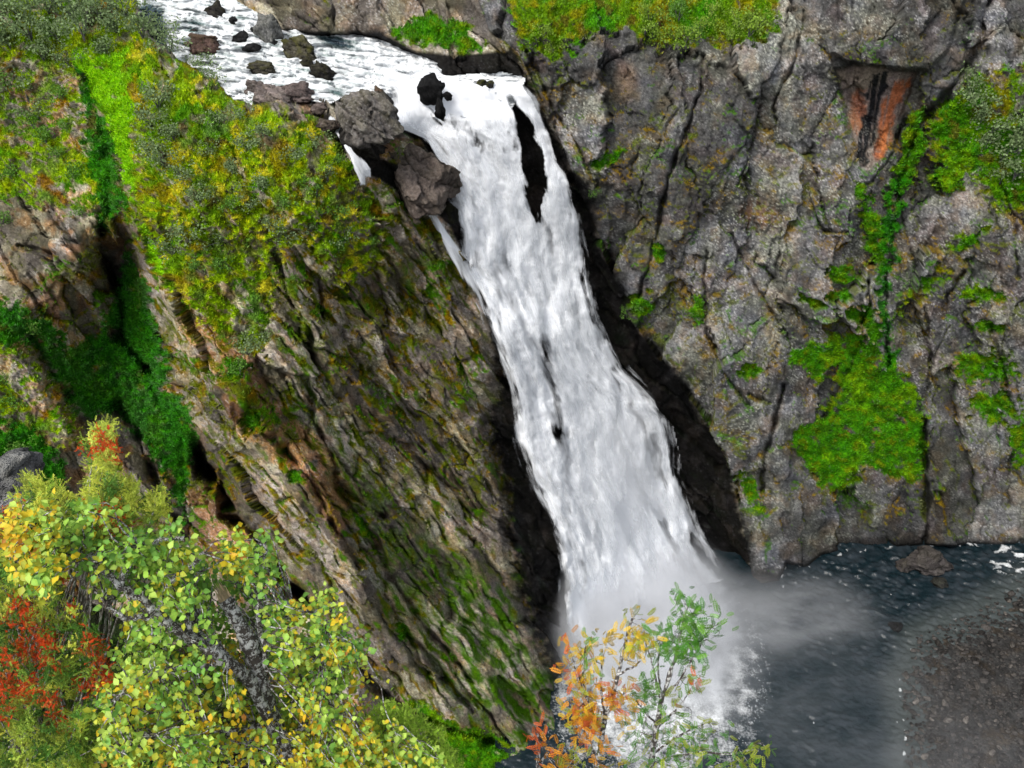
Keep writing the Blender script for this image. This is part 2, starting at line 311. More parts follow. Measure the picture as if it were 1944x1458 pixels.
for p in [
  [(220,90),(330,104),(420,155),(470,200),(600,222),(650,285),(690,350),(702,405),(720,500),(650,540),(600,470),(540,480),(510,560),(505,600),(480,690),(400,640),(360,590),(330,560),(300,480),(250,400),(235,250)],
  [(-270,-260),(260,-260),(262,50),(330,105),(260,110),(160,130),(200,300),(212,420),(100,380),(-20,380),(-270,420)],
  [(-270,600),(0,610),(60,650),(130,780),(170,860),(-20,870),(-270,800)],
  [(935,-20),(975,40),(1000,105),(1060,112),(1080,92),(1130,60),(1180,52),(1250,96),(1330,72),(1370,100),(1440,90),(1475,60),(1482,-20),(1500,-250),(935,-250)],
  [(1780,200),(1860,140),(1960,130),(1960,420),(1880,400),(1840,340),(1740,300)], [(1850,440),(1800,520),(1690,600),(1700,560),(1790,500)]]:
    heath = np.maximum(heath, tuft(p, 24))
dark_moss = soft([(560,560),(600,640),(620,760),(700,900),(820,1000),(900,1060),(960,1140),(1050,1300),(1085,1440),(1000,1440),(860,1370),(820,1290),(740,1140),(660,1000),(600,860),(550,720)], 30) * .55
dark_moss = np.maximum(dark_moss, soft([(880,1060),(960,1120),(1060,1300),(1085,1440),(1000,1440),(900,1330),(820,1180)], 25))
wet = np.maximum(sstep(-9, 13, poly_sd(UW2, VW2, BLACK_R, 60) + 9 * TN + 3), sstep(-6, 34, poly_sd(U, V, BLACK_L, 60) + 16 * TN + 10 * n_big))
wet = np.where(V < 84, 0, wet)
for p in WET_SHADE: wet = np.maximum(wet, soft(p, 4, False))  # mask holds wet black rock and also the painted cliff base shadow
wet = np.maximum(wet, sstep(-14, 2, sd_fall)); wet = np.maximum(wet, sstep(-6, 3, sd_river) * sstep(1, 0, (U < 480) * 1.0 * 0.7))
wet = np.maximum(wet, 0.9 * np.clip(np.exp(-((P[..., 2] - 0) / 5.0) ** 2) * (U > 1380) * (V > 950), 0, 1))

# ---- relief of the fractured rock
ang_s = math.radians(53)
as_ = SX * math.cos(ang_s) + SY * math.sin(ang_s); bs_ = -SX * math.sin(ang_s) + SY * math.cos(ang_s)
ang_r = math.radians(97)
ar_ = SX * math.cos(ang_r) + SY * math.sin(ang_r); br_ = -SX * math.sin(ang_r) + SY * math.cos(ang_r)
jx = 2.2 * fbm2(SX / 6, SY / 6, 31, 4, .55); jy = 2.0 * fbm2(SX / 6 + 40, SY / 6, 37, 4, .55)
RT = w_right > .5
jk = np.where(RT, 1.0, .42); A = np.where(RT, ar_ , as_) + jx * jk; B = np.where(RT, br_, bs_) + jy * jk
FA, IA, EA = facets(A / np.where(RT, 30., 22.), B / np.where(RT, 12., 7.), 1, 3.0, True)
FB, IB, EB = facets(A / np.where(RT, 12.0, 11.), B / np.where(RT, 4.6, 3.2), 2, 2.6, True)
FC, IC = facets(A / np.where(RT, 3.1, 4.0) + .2 * jy, np.where(RT, 2.1, 1.3), 3, 2.4)
FD, ID_ = facets(A / 1.3, B / .7, 4, 1.4)
fine = fbm2(SX / .9, SY / .9, 61, 2)
mid = fbm2(A / 11, B / 5, 71, 5, .55)
rid = 1 - 2 * np.abs(fbm2(A / 20, B / 4.2, 73, 3, .45))          # long ribs along the foliation
sawp = (B / 4.0 + .5 * fbm2(A / 30, B / 12, 75, 3)); saw = sawp - np.floor(sawp); saw = np.where(saw < .8, saw / .8, (1 - saw) / .2)
print('facets', time.time() - T0)
veg = np.clip(bright + deepg + heath * .9, 0, 1)
near = sstep(0, 30, sd_fall) ; quiet = np.clip(np.maximum(near, np.maximum(inside_r, kp)), 0, 1)
rock_amp = (1 - .8 * veg) * (1 - .85 * quiet)
big_r = w_right
spk = np.where(RT, 0.0, 1.0); 
calm_face = 1 - .75 * sstep(-.25, .3, n_big)          # some faces are smooth slabs, some are rubbly
disp = rock_amp * (np.where(RT, 2.0, 1.4) * FA + np.where(RT, .62, .75) * (.45 + .55 * calm_face) * FB + np.where(RT, .22, .32) * calm_face * FC + .12 * calm_face * FD + np.where(RT, .4, .45) * mid + spk * sstep(10, 60, sd_spur) * (1.1 * rid + 1.5 * saw * (.4 + .6 * sstep(-.3, .3, n_big))) + (1 - spk) * .3 * rid) + .09 * fine
disp -= rock_amp * spk * sstep(10, 60, sd_spur) * 2.0 * np.exp(-((sawp - np.round(sawp)) / .05) ** 2) * sstep(-.2, .3, CWM)
disp -= rock_amp * (1.7 * np.exp(-(EA / .03) ** 2) + .2 * np.exp(-(EB / .04) ** 2)) * np.clip(.5 + CWM * 1.5, 0, 1.3)
bump_v = fbm2(SX / 2.6, SY / 2.6, 83, 3); disp += veg * (1 - quiet) * (1.5 * bump_v + .25 * fbm2(SX / .8, SY / .8, 87, 2))
vdir = np.array([0, 0, HC]) - P; vdir /= np.linalg.norm(vdir, axis=-1, keepdims=True)
ddir = .32 * N0 + .68 * vdir; ddir /= np.linalg.norm(ddir, axis=-1, keepdims=True)
P = P + ddir * disp[..., None]
N1 = grid_normals(P)
up = N1[..., 2]
relief = disp

# ---- base colours
def C(*c): return np.array(c, f32)
def mix(a, b, k): return a + (b - a) * np.asarray(k, f32)[..., None]
n1 = fbm2(SX / 14, SY / 14, 101, 4); n2 = fbm2(SX / 3.5, SY / 3.5, 103, 3); n3 = fbm2(SX / .7, SY / .7, 107, 2); n4 = perlin2(SX / .33, SY / .33, 109)
n5 = fbm2(SX / 9 + 77, SY / 9, 113, 4); n6 = fbm2(SX / 5 + 7, SY / 5 + 30, 117, 4); n7 = perlin2(SX / .27, SY / .27, 119)
lich_zone = sstep(-.35, .45, .55 * (IA - .5) * 2 + .6 * n1 + .4 * n2)      # rough lichened stone against smooth bare slabs
g = (.115 + .115 * lich_zone) * (1 + .30 * n2 + (.22 + .3 * lich_zone) * n3 + .25 * n4) * (.72 + .56 * IB) * (.84 + .32 * IC) * (.9 + .2 * ID_)
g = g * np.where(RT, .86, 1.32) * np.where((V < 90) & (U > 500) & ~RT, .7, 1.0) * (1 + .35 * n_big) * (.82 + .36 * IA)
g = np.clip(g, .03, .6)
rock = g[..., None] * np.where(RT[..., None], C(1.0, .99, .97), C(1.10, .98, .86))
rock = mix(rock, g[..., None] * C(1.35, .92, .60), sstep(-.1, .5, n6) * np.where(RT, .35, .45))            # brown weathering
rock = mix(rock, g[..., None] * C(.93, .96, 1.08), sstep(.1, .6, n5) * .6 * w_right)
rock = mix(rock, g[..., None] * C(1.12, .93, .93), sstep(.2, .6, -n5) * .6 * w_right)
sx2 = SX * .94 - SY * .34; sy2 = SX * .34 + SY * .94
rock = rock * (1 - .38 * (sstep(.05, .4, fbm2(sx2 / 7, sy2 / .55, 191, 3)) * w_right * sstep(-.2, .3, fbm2(SX / 13, SY / 13, 193, 2)))[..., None])   # fine foliation
edge_lit = sstep(-.1, .3, CWM + .2) * np.exp(-((saw - .86) / .08) ** 2) * (1 - w_right) * sstep(10, 60, sd_spur); rock = mix(rock, rock * C(1.8, 1.55, 1.3), edge_lit * .55)  # sunlit, rusty slab edges painted in as a lighter tint
# vertical seep streaks on the right wall
st = fbm2(SX / .9 + SY * .15, SY / 14, 131, 3)
rock = rock * (1 - .35 * (sstep(.15, .6, st) * w_right * sstep(0, .4, n5 + .2))[..., None])
# rusty slabs
rust_w = soft([(330,520),(360,520),(420,600),(520,740),(600,820),(650,900),(670,1010),(640,1040),(590,960),(520,860),(440,760),(360,640)], 10) * sstep(-.25, .35, n2 + .3) * .75
rust_w = np.maximum(rust_w, soft([(350,940),(420,900),(480,1010),(560,1130),(500,1150),(400,1070)], 10) * .7)
rust_w = np.maximum(rust_w, .5 * w_left * sstep(-.1, .5, n6) * (V > 150))
rock = mix(rock, g[..., None] * C(1.75, .95, .55), rust_w)
redw = sstep(0, 8, sd_rust)
rock = mix(rock, (.25 + .07 * n2 + .05 * n3)[..., None] * C(1.15, .95, .86), redw * .8)
OR = [(1697,150),(1734,143),(1714,200),(1674,285),(1657,298),(1672,210)]
orr = np.maximum(soft(OR, 5), soft([(1612,190),(1640,170),(1625,260),(1612,250)], 6) * .7) * sstep(-.5, .3, st + .3)
rock = mix(rock, (.40 + .08 * n3)[..., None] * C(1.15, .44, .24), orr * .9)
rock = mix(rock, (.24 + .05 * n3)[..., None] * C(1.0, .6, .42), .6 * sstep(.0, .5, st + .2) * sstep(0, 1, ell(U, V, 1440, 410, 50, 45) / 30))
rock = mix(rock, (.24 + .05 * n3)[..., None] * C(1.0, .68, .5), .5 * sstep(0, 1, ell(U, V, 1190, 150, 34, 50) / 30))
seep = soft([(1654,134),(1688,130),(1678,165),(1663,225),(1643,318),(1622,302),(1622,250),(1642,190)], 3)
rock = mix(rock, np.full(g.shape, .018)[..., None] * C(1, 1, 1.1), seep * sstep(-.7, .1, st + .2))
# lichen specks
speck = sstep(.26, .5, n4 + .35 * n3 + .25 * n2) * (1 - .7 * redw) * (.12 + .88 * lich_zone)
rock = mix(rock, np.full(g.shape, .52)[..., None] * C(1, .985, .96), speck * .8)
spk2 = sstep(.42, .62, n7 + .3 * n2); rock = mix(rock, rock * .3, spk2 * .85)
# moss and heath that settle on ledges
mossn = fbm2(A / 6, B / 1.6, 141, 4)
ledge = sstep(np.where(RT, .20, .10), np.where(RT, .40, .32), (up - N0[..., 2]) * .8 + .30 * mossn + .12 * n3 + .14 * n1) * (1 - redw)
olive = C(.085, .105, .012); ochre = C(.19, .125, .014); green = C(.055, .15, .008); lush = C(.065, .20, .008); lime = C(.14, .27, .014); deep = C(.026, .145, .012); yel = C(.52, .46, .09); rusty = C(.24, .12, .03); grey_g = C(.13, .20, .07)
def var(c, a=.35): return c * (1 + a * n3 + .25 * n4 + .2 * n7)[..., None]
m_amt = np.where(RT, .72, .9)
c_moss = mix(mix(np.broadcast_to(olive, rock.shape), ochre, sstep(-.15, .3, n6)), green, sstep(.05, .4, n5))
rock = mix(rock, rock * C(.95, 1.02, .55), sstep(-.2, .45, fbm2(SX / 10, SY / 10, 181, 4) + .05) * np.where(RT, .25, .35))     # thin algae film
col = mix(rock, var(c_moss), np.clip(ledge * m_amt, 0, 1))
stripe = sstep(.08, .42, mossn + .25 * n5 + .25 * sstep(700, 450, V)) * w_spur * (.75 + .4 * sstep(0, .5, n1 + .3))
col = mix(col, var(mix(mix(np.broadcast_to(olive, rock.shape), ochre, sstep(0, .4, n2)), green, sstep(.05, .4, n6))), stripe * .85)
col = mix(col, var(np.broadcast_to(C(.05, .125, .010), rock.shape)), dark_moss * sstep(-.35, .35, mossn + n2 * .5 + .12) * .92)
# heath
hb = mix(np.broadcast_to(C(.23, .34, .022), rock.shape), C(.12, .22, .018), sstep(-.2, .5, n5))
hb = mix(hb, yel, sstep(.02, .32, n6 + .35 * n3) * sstep(-.25, .2, fbm2(SX / 12, SY / 12, 151, 3) + .15) * .85 * np.where(U > 240, 1, .3))
hb = mix(hb, rusty, sstep(.22, .5, fbm2(SX / 7, SY / 7, 157, 4)) * np.where(U < 215, .9, .55))
hb = mix(hb, lush, sstep(.25, .5, fbm2(SX / 8, SY / 8, 163, 3)) * .8)
hb = mix(hb, grey_g, sstep(.15, .5, fbm2(SX / 7, SY / 7, 167, 3)) * .6)
hr = mix(np.broadcast_to(C(.10, .19, .01), rock.shape), C(.20, .20, .015), sstep(-.1, .4, n6)); hr = mix(hr, lush, sstep(.1, .5, n5))
hb = mix(hb, hr, w_right)
gap = fbm2(SX / 6, SY / 6, 197, 4, .6)
k_h = np.clip(heath * (1 - .85 * sstep(.18, .42, gap) * sstep(.9, .3, np.where((U > 930) & (V < 120), 1.0, .0))) * sstep(-.75, -.25, n2 * .6 + up * .9 + .2 * mossn - .35 - .45 * ((U < 215) & (V > 110)) * sstep(-.2, .2, n1 + .1)), 0, 1)
col = mix(col, var(hb, .5), k_h)
lg = mix(np.broadcast_to(lush, rock.shape), lime, sstep(-.1, .5, n5 + .2 * n2)); lg = mix(lg, green, sstep(0, .4, n6)); lg = mix(lg, C(.20, .19, .03), sstep(.25, .6, TN) * .45); lg = mix(lg, deep, sstep(.1, .5, -TN) * .5)
bk = bright * sstep(-.42, .0, n2 * .7 + .25 + .5 * TN)
col = mix(col, var(lg, .3), bk)
col = mix(col, var(np.broadcast_to(C(.21, .40, .015), rock.shape), .35), bk * (U < 330) * (V > 90) * sstep(-.5, .1, n2 + .2))
col = mix(col, var(np.broadcast_to(deep, rock.shape), .4), deepg * sstep(-.6, 0, n2 + .35) * .92)
soil = sstep(.35, .6, fbm2(SX / 4, SY / 4, 171, 3)) * heath * .6
col = mix(col, var(np.broadcast_to(C(.13, .075, .035), rock.shape)), soil)
col = mix(col, (.0045 * (1 + .8 * n3) + .022 * sstep(.45, .8, n4 + n2 * .4) + .012 * sstep(.1, .5, n6))[..., None] * C(1, 1, 1.05), np.clip(wet, 0, 1) * .98)  # wet rock and cliff base shadow go near black; pale specks paint glisten
hsl = col.mean(-1, keepdims=True); col = hsl + (col - hsl) * 1.25
col = np.clip(col, .002, .75)
grass_w = np.clip(np.maximum(np.maximum(bk, k_h * .8), deepg * .9), 0, 1) * (1 - wet)
grass_w = np.maximum(grass_w, ledge * m_amt * .6 * (1 - wet))
print('colour', time.time() - T0)

# ------------------------------------------------------------------ mesh helpers
def make_mesh(name, verts, faces, cols=None, smooth=True, mat=None, uv=None, alpha=None):
    """verts (N,3); faces (M,k) int array, k 3 or 4"""
    verts = np.asarray(verts, f32); faces = np.asarray(faces, np.int32); k = faces.shape[1]
    me = bpy.data.meshes.new(name)
    me.vertices.add(len(verts)); me.vertices.foreach_set('co', verts.ravel())
    me.loops.add(faces.size); me.loops.foreach_set('vertex_index', faces.ravel())
    me.polygons.add(len(faces)); me.polygons.foreach_set('loop_start', np.arange(0, faces.size, k, dtype=np.int32))
    try: me.polygons.foreach_set('loop_total', np.full(len(faces), k, np.int32))
    except Exception: pass
    me.update(calc_edges=True)
    if smooth: me.polygons.foreach_set('use_smooth', np.ones(len(faces), bool))
    if cols is not None:
        a = me.color_attributes.new('col', 'FLOAT_COLOR', 'POINT')
        c = np.ones((len(verts), 4), f32); c[:, :3] = cols
        if alpha is not None: c[:, 3] = alpha
        a.data.foreach_set('color', c.ravel())
    if alpha is not None:
        a = me.attributes.new('cover', 'FLOAT', 'POINT'); a.data.foreach_set('value', np.asarray(alpha, f32))
    if uv is not None:
        l = me.uv_layers.new(name='flow'); l.data.foreach_set('uv', np.asarray(uv, f32)[faces.ravel()].ravel())
    if mat: me.materials.append(mat)
    return me
def link(name, me, parent=None, **props):
    o = bpy.data.objects.new(name, me); COL.objects.link(o)
    if parent is not None: o.parent = parent
    for k_, v_ in props.items(): o[k_] = v_
    return o
def empty(name, loc=(0, 0, 0), **props):
    o = bpy.data.objects.new(name, None); COL.objects.link(o); o.location = loc; o.empty_display_size = .2
    for k_, v_ in props.items(): o[k_] = v_
    return o
def grid_faces(nr, nc, mask=None):
    i = np.arange(nr * nc).reshape(nr, nc)
    q = np.stack([i[:-1, :-1], i[1:, :-1], i[1:, 1:], i[:-1, 1:]], -1)
    if mask is not None: q = q[mask]
    return q.reshape(-1, 4)
def compact(verts, faces, *attrs):
    used = np.unique(faces); m = np.full(len(verts), -1, np.int64); m[used] = np.arange(len(used))
    return (verts[used], m[faces]) + tuple(a[used] for a in attrs)

# ------------------------------------------------------------------ materials
def nodes(name):
    m = bpy.data.materials.new(name); m.use_nodes = True; t = m.node_tree; t.nodes.clear()
    return m, t, t.nodes, t.links
def nd(t, kind, **kw):
    n = t.nodes.new(kind)
    for k_, v_ in kw.items():
        if k_ in ('operation', 'blend_type', 'data_type', 'attribute_name', 'noise_dimensions', 'feature', 'gradient_type', 'vector_type', 'distance'): setattr(n, k_, v_)
        else: n.inputs[k_].default_value = v_
    return n
def mat_rock():
    m, t, N, L = nodes('rock_and_vegetation')
    at = nd(t, 'ShaderNodeAttribute', attribute_name='col')
    tc = nd(t, 'ShaderNodeNewGeometry')
    a = nd(t, 'ShaderNodeTexNoise', Scale=1.7, Detail=6.0, Roughness=.78); L.new(tc.outputs['Position'], a.inputs['Vector'])
    b = nd(t, 'ShaderNodeTexNoise', Scale=5.0, Detail=3.0, Roughness=.6); L.new(tc.outputs['Position'], b.inputs['Vector'])
    mr = nd(t, 'ShaderNodeMapRange'); mr.inputs[1].default_value = .3; mr.inputs[2].default_value = .7; mr.inputs[3].default_value = .42; mr.inputs[4].default_value = 1.62
    L.new(a.outputs['Fac'], mr.inputs[0])
    vm = nd(t, 'ShaderNodeVectorMath', operation='SCALE'); L.new(at.outputs['Color'], vm.inputs[0]); L.new(mr.outputs[0], vm.inputs['Scale'])
    bp = nd(t, 'ShaderNodeBump', Strength=1.0, Distance=.5)
    ad = nd(t, 'ShaderNodeMath', operation='ADD'); L.new(a.outputs['Fac'], ad.inputs[0])
    b2 = nd(t, 'ShaderNodeMath', operation='MULTIPLY'); b2.inputs[1].default_value = .4; L.new(b.outputs['Fac'], b2.inputs[0]); L.new(b2.outputs[0], ad.inputs[1])
    L.new(ad.outputs[0], bp.inputs['Height'])
    p = nd(t, 'ShaderNodeBsdfPrincipled'); p.inputs['Roughness'].default_value = .8
    p.inputs['Specular IOR Level'].default_value = .06
    L.new(vm.outputs[0], p.inputs['Base Color']); L.new(bp.outputs[0], p.inputs['Normal'])
    o = nd(t, 'ShaderNodeOutputMaterial'); L.new(p.outputs[0], o.inputs['Surface']); return m
M_ROCK = mat_rock()
def mat_leaf(name, trans=.35):
    m, t, N, L = nodes(name)
    at = nd(t, 'ShaderNodeAttribute', attribute_name='col')
    d = nd(t, 'ShaderNodeBsdfPrincipled'); d.inputs['Roughness'].default_value = .5; d.inputs['Specular IOR Level'].default_value = .3
    tr = nd(t, 'ShaderNodeBsdfTranslucent'); mx = nd(t, 'ShaderNodeMixShader', Fac=trans)
    L.new(at.outputs['Color'], d.inputs['Base Color']); L.new(at.outputs['Color'], tr.inputs['Color'])
    L.new(d.outputs[0], mx.inputs[1]); L.new(tr.outputs[0], mx.inputs[2])
    o = nd(t, 'ShaderNodeOutputMaterial'); L.new(mx.outputs[0], o.inputs['Surface']); return m
M_LEAF = mat_leaf('leaf'); M_GRASS = mat_leaf('grass_blade', .3)
def mat_bark():
    m, t, N, L = nodes('lichen_bark')
    tc = nd(t, 'ShaderNodeNewGeometry')
    a = nd(t, 'ShaderNodeTexNoise', Scale=24.0, Detail=6.0, Roughness=.7); L.new(tc.outputs['Position'], a.inputs['Vector'])
    at = nd(t, 'ShaderNodeAttribute', attribute_name='col')
    r = nd(t, 'ShaderNodeMapRange'); r.inputs[1].default_value = .49; r.inputs[2].default_value = .56; L.new(a.outputs['Fac'], r.inputs[0])
    c = nd(t, 'ShaderNodeMixRGB'); c.inputs['Color2'].default_value = (.58, .58, .57, 1)
    L.new(r.outputs[0], c.inputs['Fac']); L.new(at.outputs['Color'], c.inputs['Color1'])
    bp = nd(t, 'ShaderNodeBump', Strength=1.0, Distance=.02); L.new(a.outputs['Fac'], bp.inputs['Height'])
    p = nd(t, 'ShaderNodeBsdfPrincipled'); p.inputs['Roughness'].default_value = .9
    L.new(c.outputs[0], p.inputs['Base Color']); L.new(bp.outputs[0], p.inputs['Normal'])
    o = nd(t, 'ShaderNodeOutputMaterial'); L.new(p.outputs[0], o.inputs['Surface']); return m
M_BARK = mat_bark()
def mat_fall():
    m, t, N, L = nodes('falling_water')
    uv = nd(t, 'ShaderNodeUVMap'); uv.uv_map = 'flow'
    at = nd(t, 'ShaderNodeAttribute', attribute_name='cover')
    a = nd(t, 'ShaderNodeTexNoise', Scale=1.0, Detail=6.0, Roughness=.68); mpu = nd(t, 'ShaderNodeVectorMath', operation='MULTIPLY'); mpu.inputs[1].default_value = (1.6, .15, 1); L.new(uv.outputs[0], mpu.inputs[0]); L.new(mpu.outputs[0], a.inputs['Vector'])
    s = nd(t, 'ShaderNodeMapRange'); s.inputs[1].default_value = .25; s.inputs[2].default_value = .75; s.inputs[3].default_value = -.24; s.inputs[4].default_value = .24; s.clamp = False
    L.new(a.outputs['Fac'], s.inputs[0])
    ad = nd(t, 'ShaderNodeMath', operation='ADD'); L.new(at.outputs['Fac'], ad.inputs[0]); L.new(s.outputs[0], ad.inputs[1])
    r = nd(t, 'ShaderNodeMapRange'); r.inputs[1].default_value = .12; r.inputs[2].default_value = 1.0; L.new(ad.outputs[0], r.inputs[0])
    bp = nd(t, 'ShaderNodeBump', Strength=.06, Distance=.4); L.new(a.outputs['Fac'], bp.inputs['Height'])
    p = nd(t, 'ShaderNodeBsdfDiffuse'); p.inputs['Color'].default_value = (.83, .85, .875, 1); L.new(bp.outputs[0], p.inputs['Normal'])
    tl = nd(t, 'ShaderNodeBsdfTranslucent'); tl.inputs['Color'].default_value = (.86, .875, .89, 1)
    m1 = nd(t, 'ShaderNodeMixShader', Fac=.15); L.new(p.outputs[0], m1.inputs[1]); L.new(tl.outputs[0], m1.inputs[2])
    tp = nd(t, 'ShaderNodeBsdfTransparent'); m2 = nd(t, 'ShaderNodeMixShader')
    L.new(r.outputs[0], m2.inputs['Fac']); L.new(tp.outputs[0], m2.inputs[1]); L.new(m1.outputs[0], m2.inputs[2])
    o = nd(t, 'ShaderNodeOutputMaterial'); L.new(m2.outputs[0], o.inputs['Surface']); return m
M_FALL = mat_fall()
def mat_water(name, deep_c, scale, strength, foamy=True):
    m, t, N, L = nodes(name)
    tc = nd(t, 'ShaderNodeNewGeometry'); at = nd(t, 'ShaderNodeAttribute', attribute_name='cover'); cc = nd(t, 'ShaderNodeAttribute', attribute_name='col')
    a = nd(t, 'ShaderNodeTexNoise', Scale=scale, Detail=5.0, Roughness=.62); L.new(tc.outputs['Position'], a.inputs['Vector'])
    b = nd(t, 'ShaderNodeTexNoise', Scale=scale * 3.1, Detail=5.0, Roughness=.7); L.new(tc.outputs['Position'], b.inputs['Vector'])
    s = nd(t, 'ShaderNodeMapRange'); s.inputs[1].default_value = .25; s.inputs[2].default_value = .75; s.inputs[3].default_value = -.26; s.inputs[4].default_value = .26; s.clamp = False
    L.new(b.outputs['Fac'], s.inputs[0])
    ad = nd(t, 'ShaderNodeMath', operation='ADD'); L.new(at.outputs['Fac'], ad.inputs[0]); L.new(s.outputs[0], ad.inputs[1])
    r = nd(t, 'ShaderNodeMapRange'); r.inputs[1].default_value = .3; r.inputs[2].default_value = 1.05; L.new(ad.outputs[0], r.inputs[0])
    bp = nd(t, 'ShaderNodeBump', Strength=strength, Distance=.6); L.new(a.outputs['Fac'], bp.inputs['Height'])
    wv = nd(t, 'ShaderNodeBsdfPrincipled'); wv.inputs['Roughness'].default_value = .12; wv.inputs['IOR'].default_value = 1.33
    L.new(cc.outputs['Color'], wv.inputs['Base Color']); L.new(bp.outputs[0], wv.inputs['Normal'])
    fo = nd(t, 'ShaderNodeBsdfDiffuse'); fo.inputs['Color'].default_value = (.74, .76, .765, 1); L.new(bp.outputs[0], fo.inputs['Normal'])
    mx = nd(t, 'ShaderNodeMixShader'); L.new(r.outputs[0], mx.inputs['Fac']); L.new(wv.outputs[0], mx.inputs[1]); L.new(fo.outputs[0], mx.inputs[2])
    o = nd(t, 'ShaderNodeOutputMaterial'); L.new(mx.outputs[0], o.inputs['Surface']); return m
M_POOL = mat_water('pool_water', None, .55, .55); M_RIVER = mat_water('river_water', None, .8, .8)

# ------------------------------------------------------------------ terrain objects
Vt = P.reshape(-1, 3); Ct = col.reshape(-1, 3)
fc = lambda a: .25 * (a[:-1, :-1] + a[1:, :-1] + a[1:, 1:] + a[:-1, 1:])
fs, fr = fc(w_spur) > .5, fc(w_right) > .5
fl_ = ~fs & ~fr
upland = fl_ & (fc(V) < 60 + 0 * fc(V)) & (fc(U) > 262)
for nm, mk in (('rock_spur', fs & ~fr), ('right_cliff', fr), ('left_cliff', fl_ & ~upland & (fc(U) < 700)), ('gorge_wall', fl_ & ~upland & (fc(U) >= 700)), ('far_bank', upland)):
    fa = grid_faces(NR, NC, mk)
    if len(fa) == 0: continue
    v_, f_, c_ = compact(Vt, fa, Ct)
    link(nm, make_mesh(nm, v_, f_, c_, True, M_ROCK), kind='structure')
print('terrain', time.time() - T0)

def terrain_at(u, v):
    """point, normal and colour of the finished terrain at picture place u, v"""
    j = np.clip(np.searchsorted(gu, u), 0, NC - 1); i = np.clip(np.searchsorted(gv, v), 0, NR - 1)
    return P[i, j], N1[i, j], col[i, j]

# ------------------------------------------------------------------ grass (stuff)
def rand_dirs(n, upw=.6):
    d = rng.normal(size=(n, 3)); d /= np.linalg.norm(d, axis=1, keepdims=True); d[:, 2] = np.abs(d[:, 2]) * .5 + upw
    return d / np.linalg.norm(d, axis=1, keepdims=True)
inside = ((U > -120) & (U < 2080) & (V > -120) & (V < 1500)).ravel()
pw = (grass_w.ravel() ** 1.2) * inside * (depth(V, Y).ravel() / 180) ** 0; pw = pw * ((sd_river < -4) & (sd_fall < -6) & (sd_pool < 2)).ravel()
pw = pw / pw.sum(); NT = 110000
pick = rng.choice(len(pw), NT, p=pw)
tp = Vt[pick] + rng.normal(size=(NT, 3)) * .12; tn = N1.reshape(-1, 3)[pick]; tcw = Ct[pick]
def blades(tp, tn, tc, per, h0, h1, wd, tag_var=.35):
    n = len(tp); k = n * per; b = np.repeat(tp, per, 0) + rng.normal(size=(k, 3)) * wd * .8
    d = rand_dirs(k, .5) + np.repeat(tn, per, 0) * .5; d /= np.linalg.norm(d, axis=1, keepdims=True)
    h = rng.uniform(h0, h1, (k, 1)); s = np.cross(d, rng.normal(size=(k, 3))); s /= np.linalg.norm(s, axis=1, keepdims=True) + 1e-9
    w_ = wd * rng.uniform(.6, 1.2, (k, 1))
    v = np.stack([b - s * w_, b + s * w_, b + d * h], 1).reshape(-1, 3)
    c = np.repeat(tc, per, 0) * rng.uniform(1 - tag_var + .15, 1 + tag_var + .45, (k, 1)); c = np.repeat(c, 3, 0)
    return v, np.arange(k * 3).reshape(-1, 3), np.clip(c, 0, .8)
v_, f_, c_ = blades(tp, tn, tcw, 3, .25, .75, .13)
link('grass', make_mesh('grass', v_, f_, c_, False, M_GRASS), kind='stuff')
print('grass', time.time() - T0)

# ------------------------------------------------------------------ river
su = np.arange(236, 1010, 2.2); sv = np.arange(-70, 275, 2.0); RU, RV = np.meshgrid(su, sv)
rsd = poly_sd(RU, RV, RIVER, 40)
rz = RIVER_Z(RU, RV) - 5.0 * sstep(150, 222, RV) * sstep(700, 760, RU)
ma, mb = RU * .12, RV * .28
ff_, fg_ = ma * .90 + mb * .43, -ma * .43 + mb * .90; wq_ = fbm2(ma / 6, mb / 6, 203, 2); wv = fbm2(ff_ / 5.5, fg_ / 2.0 + wq_, 201, 3); wv2 = fbm2(ff_ / 2.6, fg_ / .9 + wq_, 205, 3)
rz = rz + .9 * wv + .4 * np.abs(wv2)
RP = at_y(RU, RV, y_of_z(RV, rz))
calm = np.maximum(sstep(0, 25, ell(RU, RV, 285, 60, 45, 75)), sstep(0, 14, ell(RU, RV, 640, 80, 60, 16, 14)))
calm = np.maximum(calm, .55 * sstep(0, 16, ell(RU, RV, 370, 50, 45, 20, 20))); calm = np.maximum(calm, .5 * sstep(0, 16, ell(RU, RV, 650, 170, 50, 15, -20)))
fa_, fb_ = ma * .94 + mb * .35, -ma * .35 + mb * .94
cover = np.clip(1.02 - calm * 1.1 + .30 * fbm2(ma / 4, mb / 4, 207, 3) + .55 * fbm2(fa_ / 7, fb_ / 1.6, 209, 4) + .35 * sstep(640, 760, RU) - .1 * sstep(.1, .5, wv), 0, 1.3)
mk = (fc(rsd) > -7) & (fc(RV) < 222)
rc = mix(np.broadcast_to(C(.10, .17, .155), RU.shape + (3,)), C(.02, .035, .05), calm)
v_, f_, c_, a_ = compact(RP.reshape(-1, 3), grid_faces(len(sv), len(su), mk), rc.reshape(-1, 3), cover.ravel())
link('river', make_mesh('river', v_, f_, c_, True, M_RIVER, alpha=a_), kind='structure')

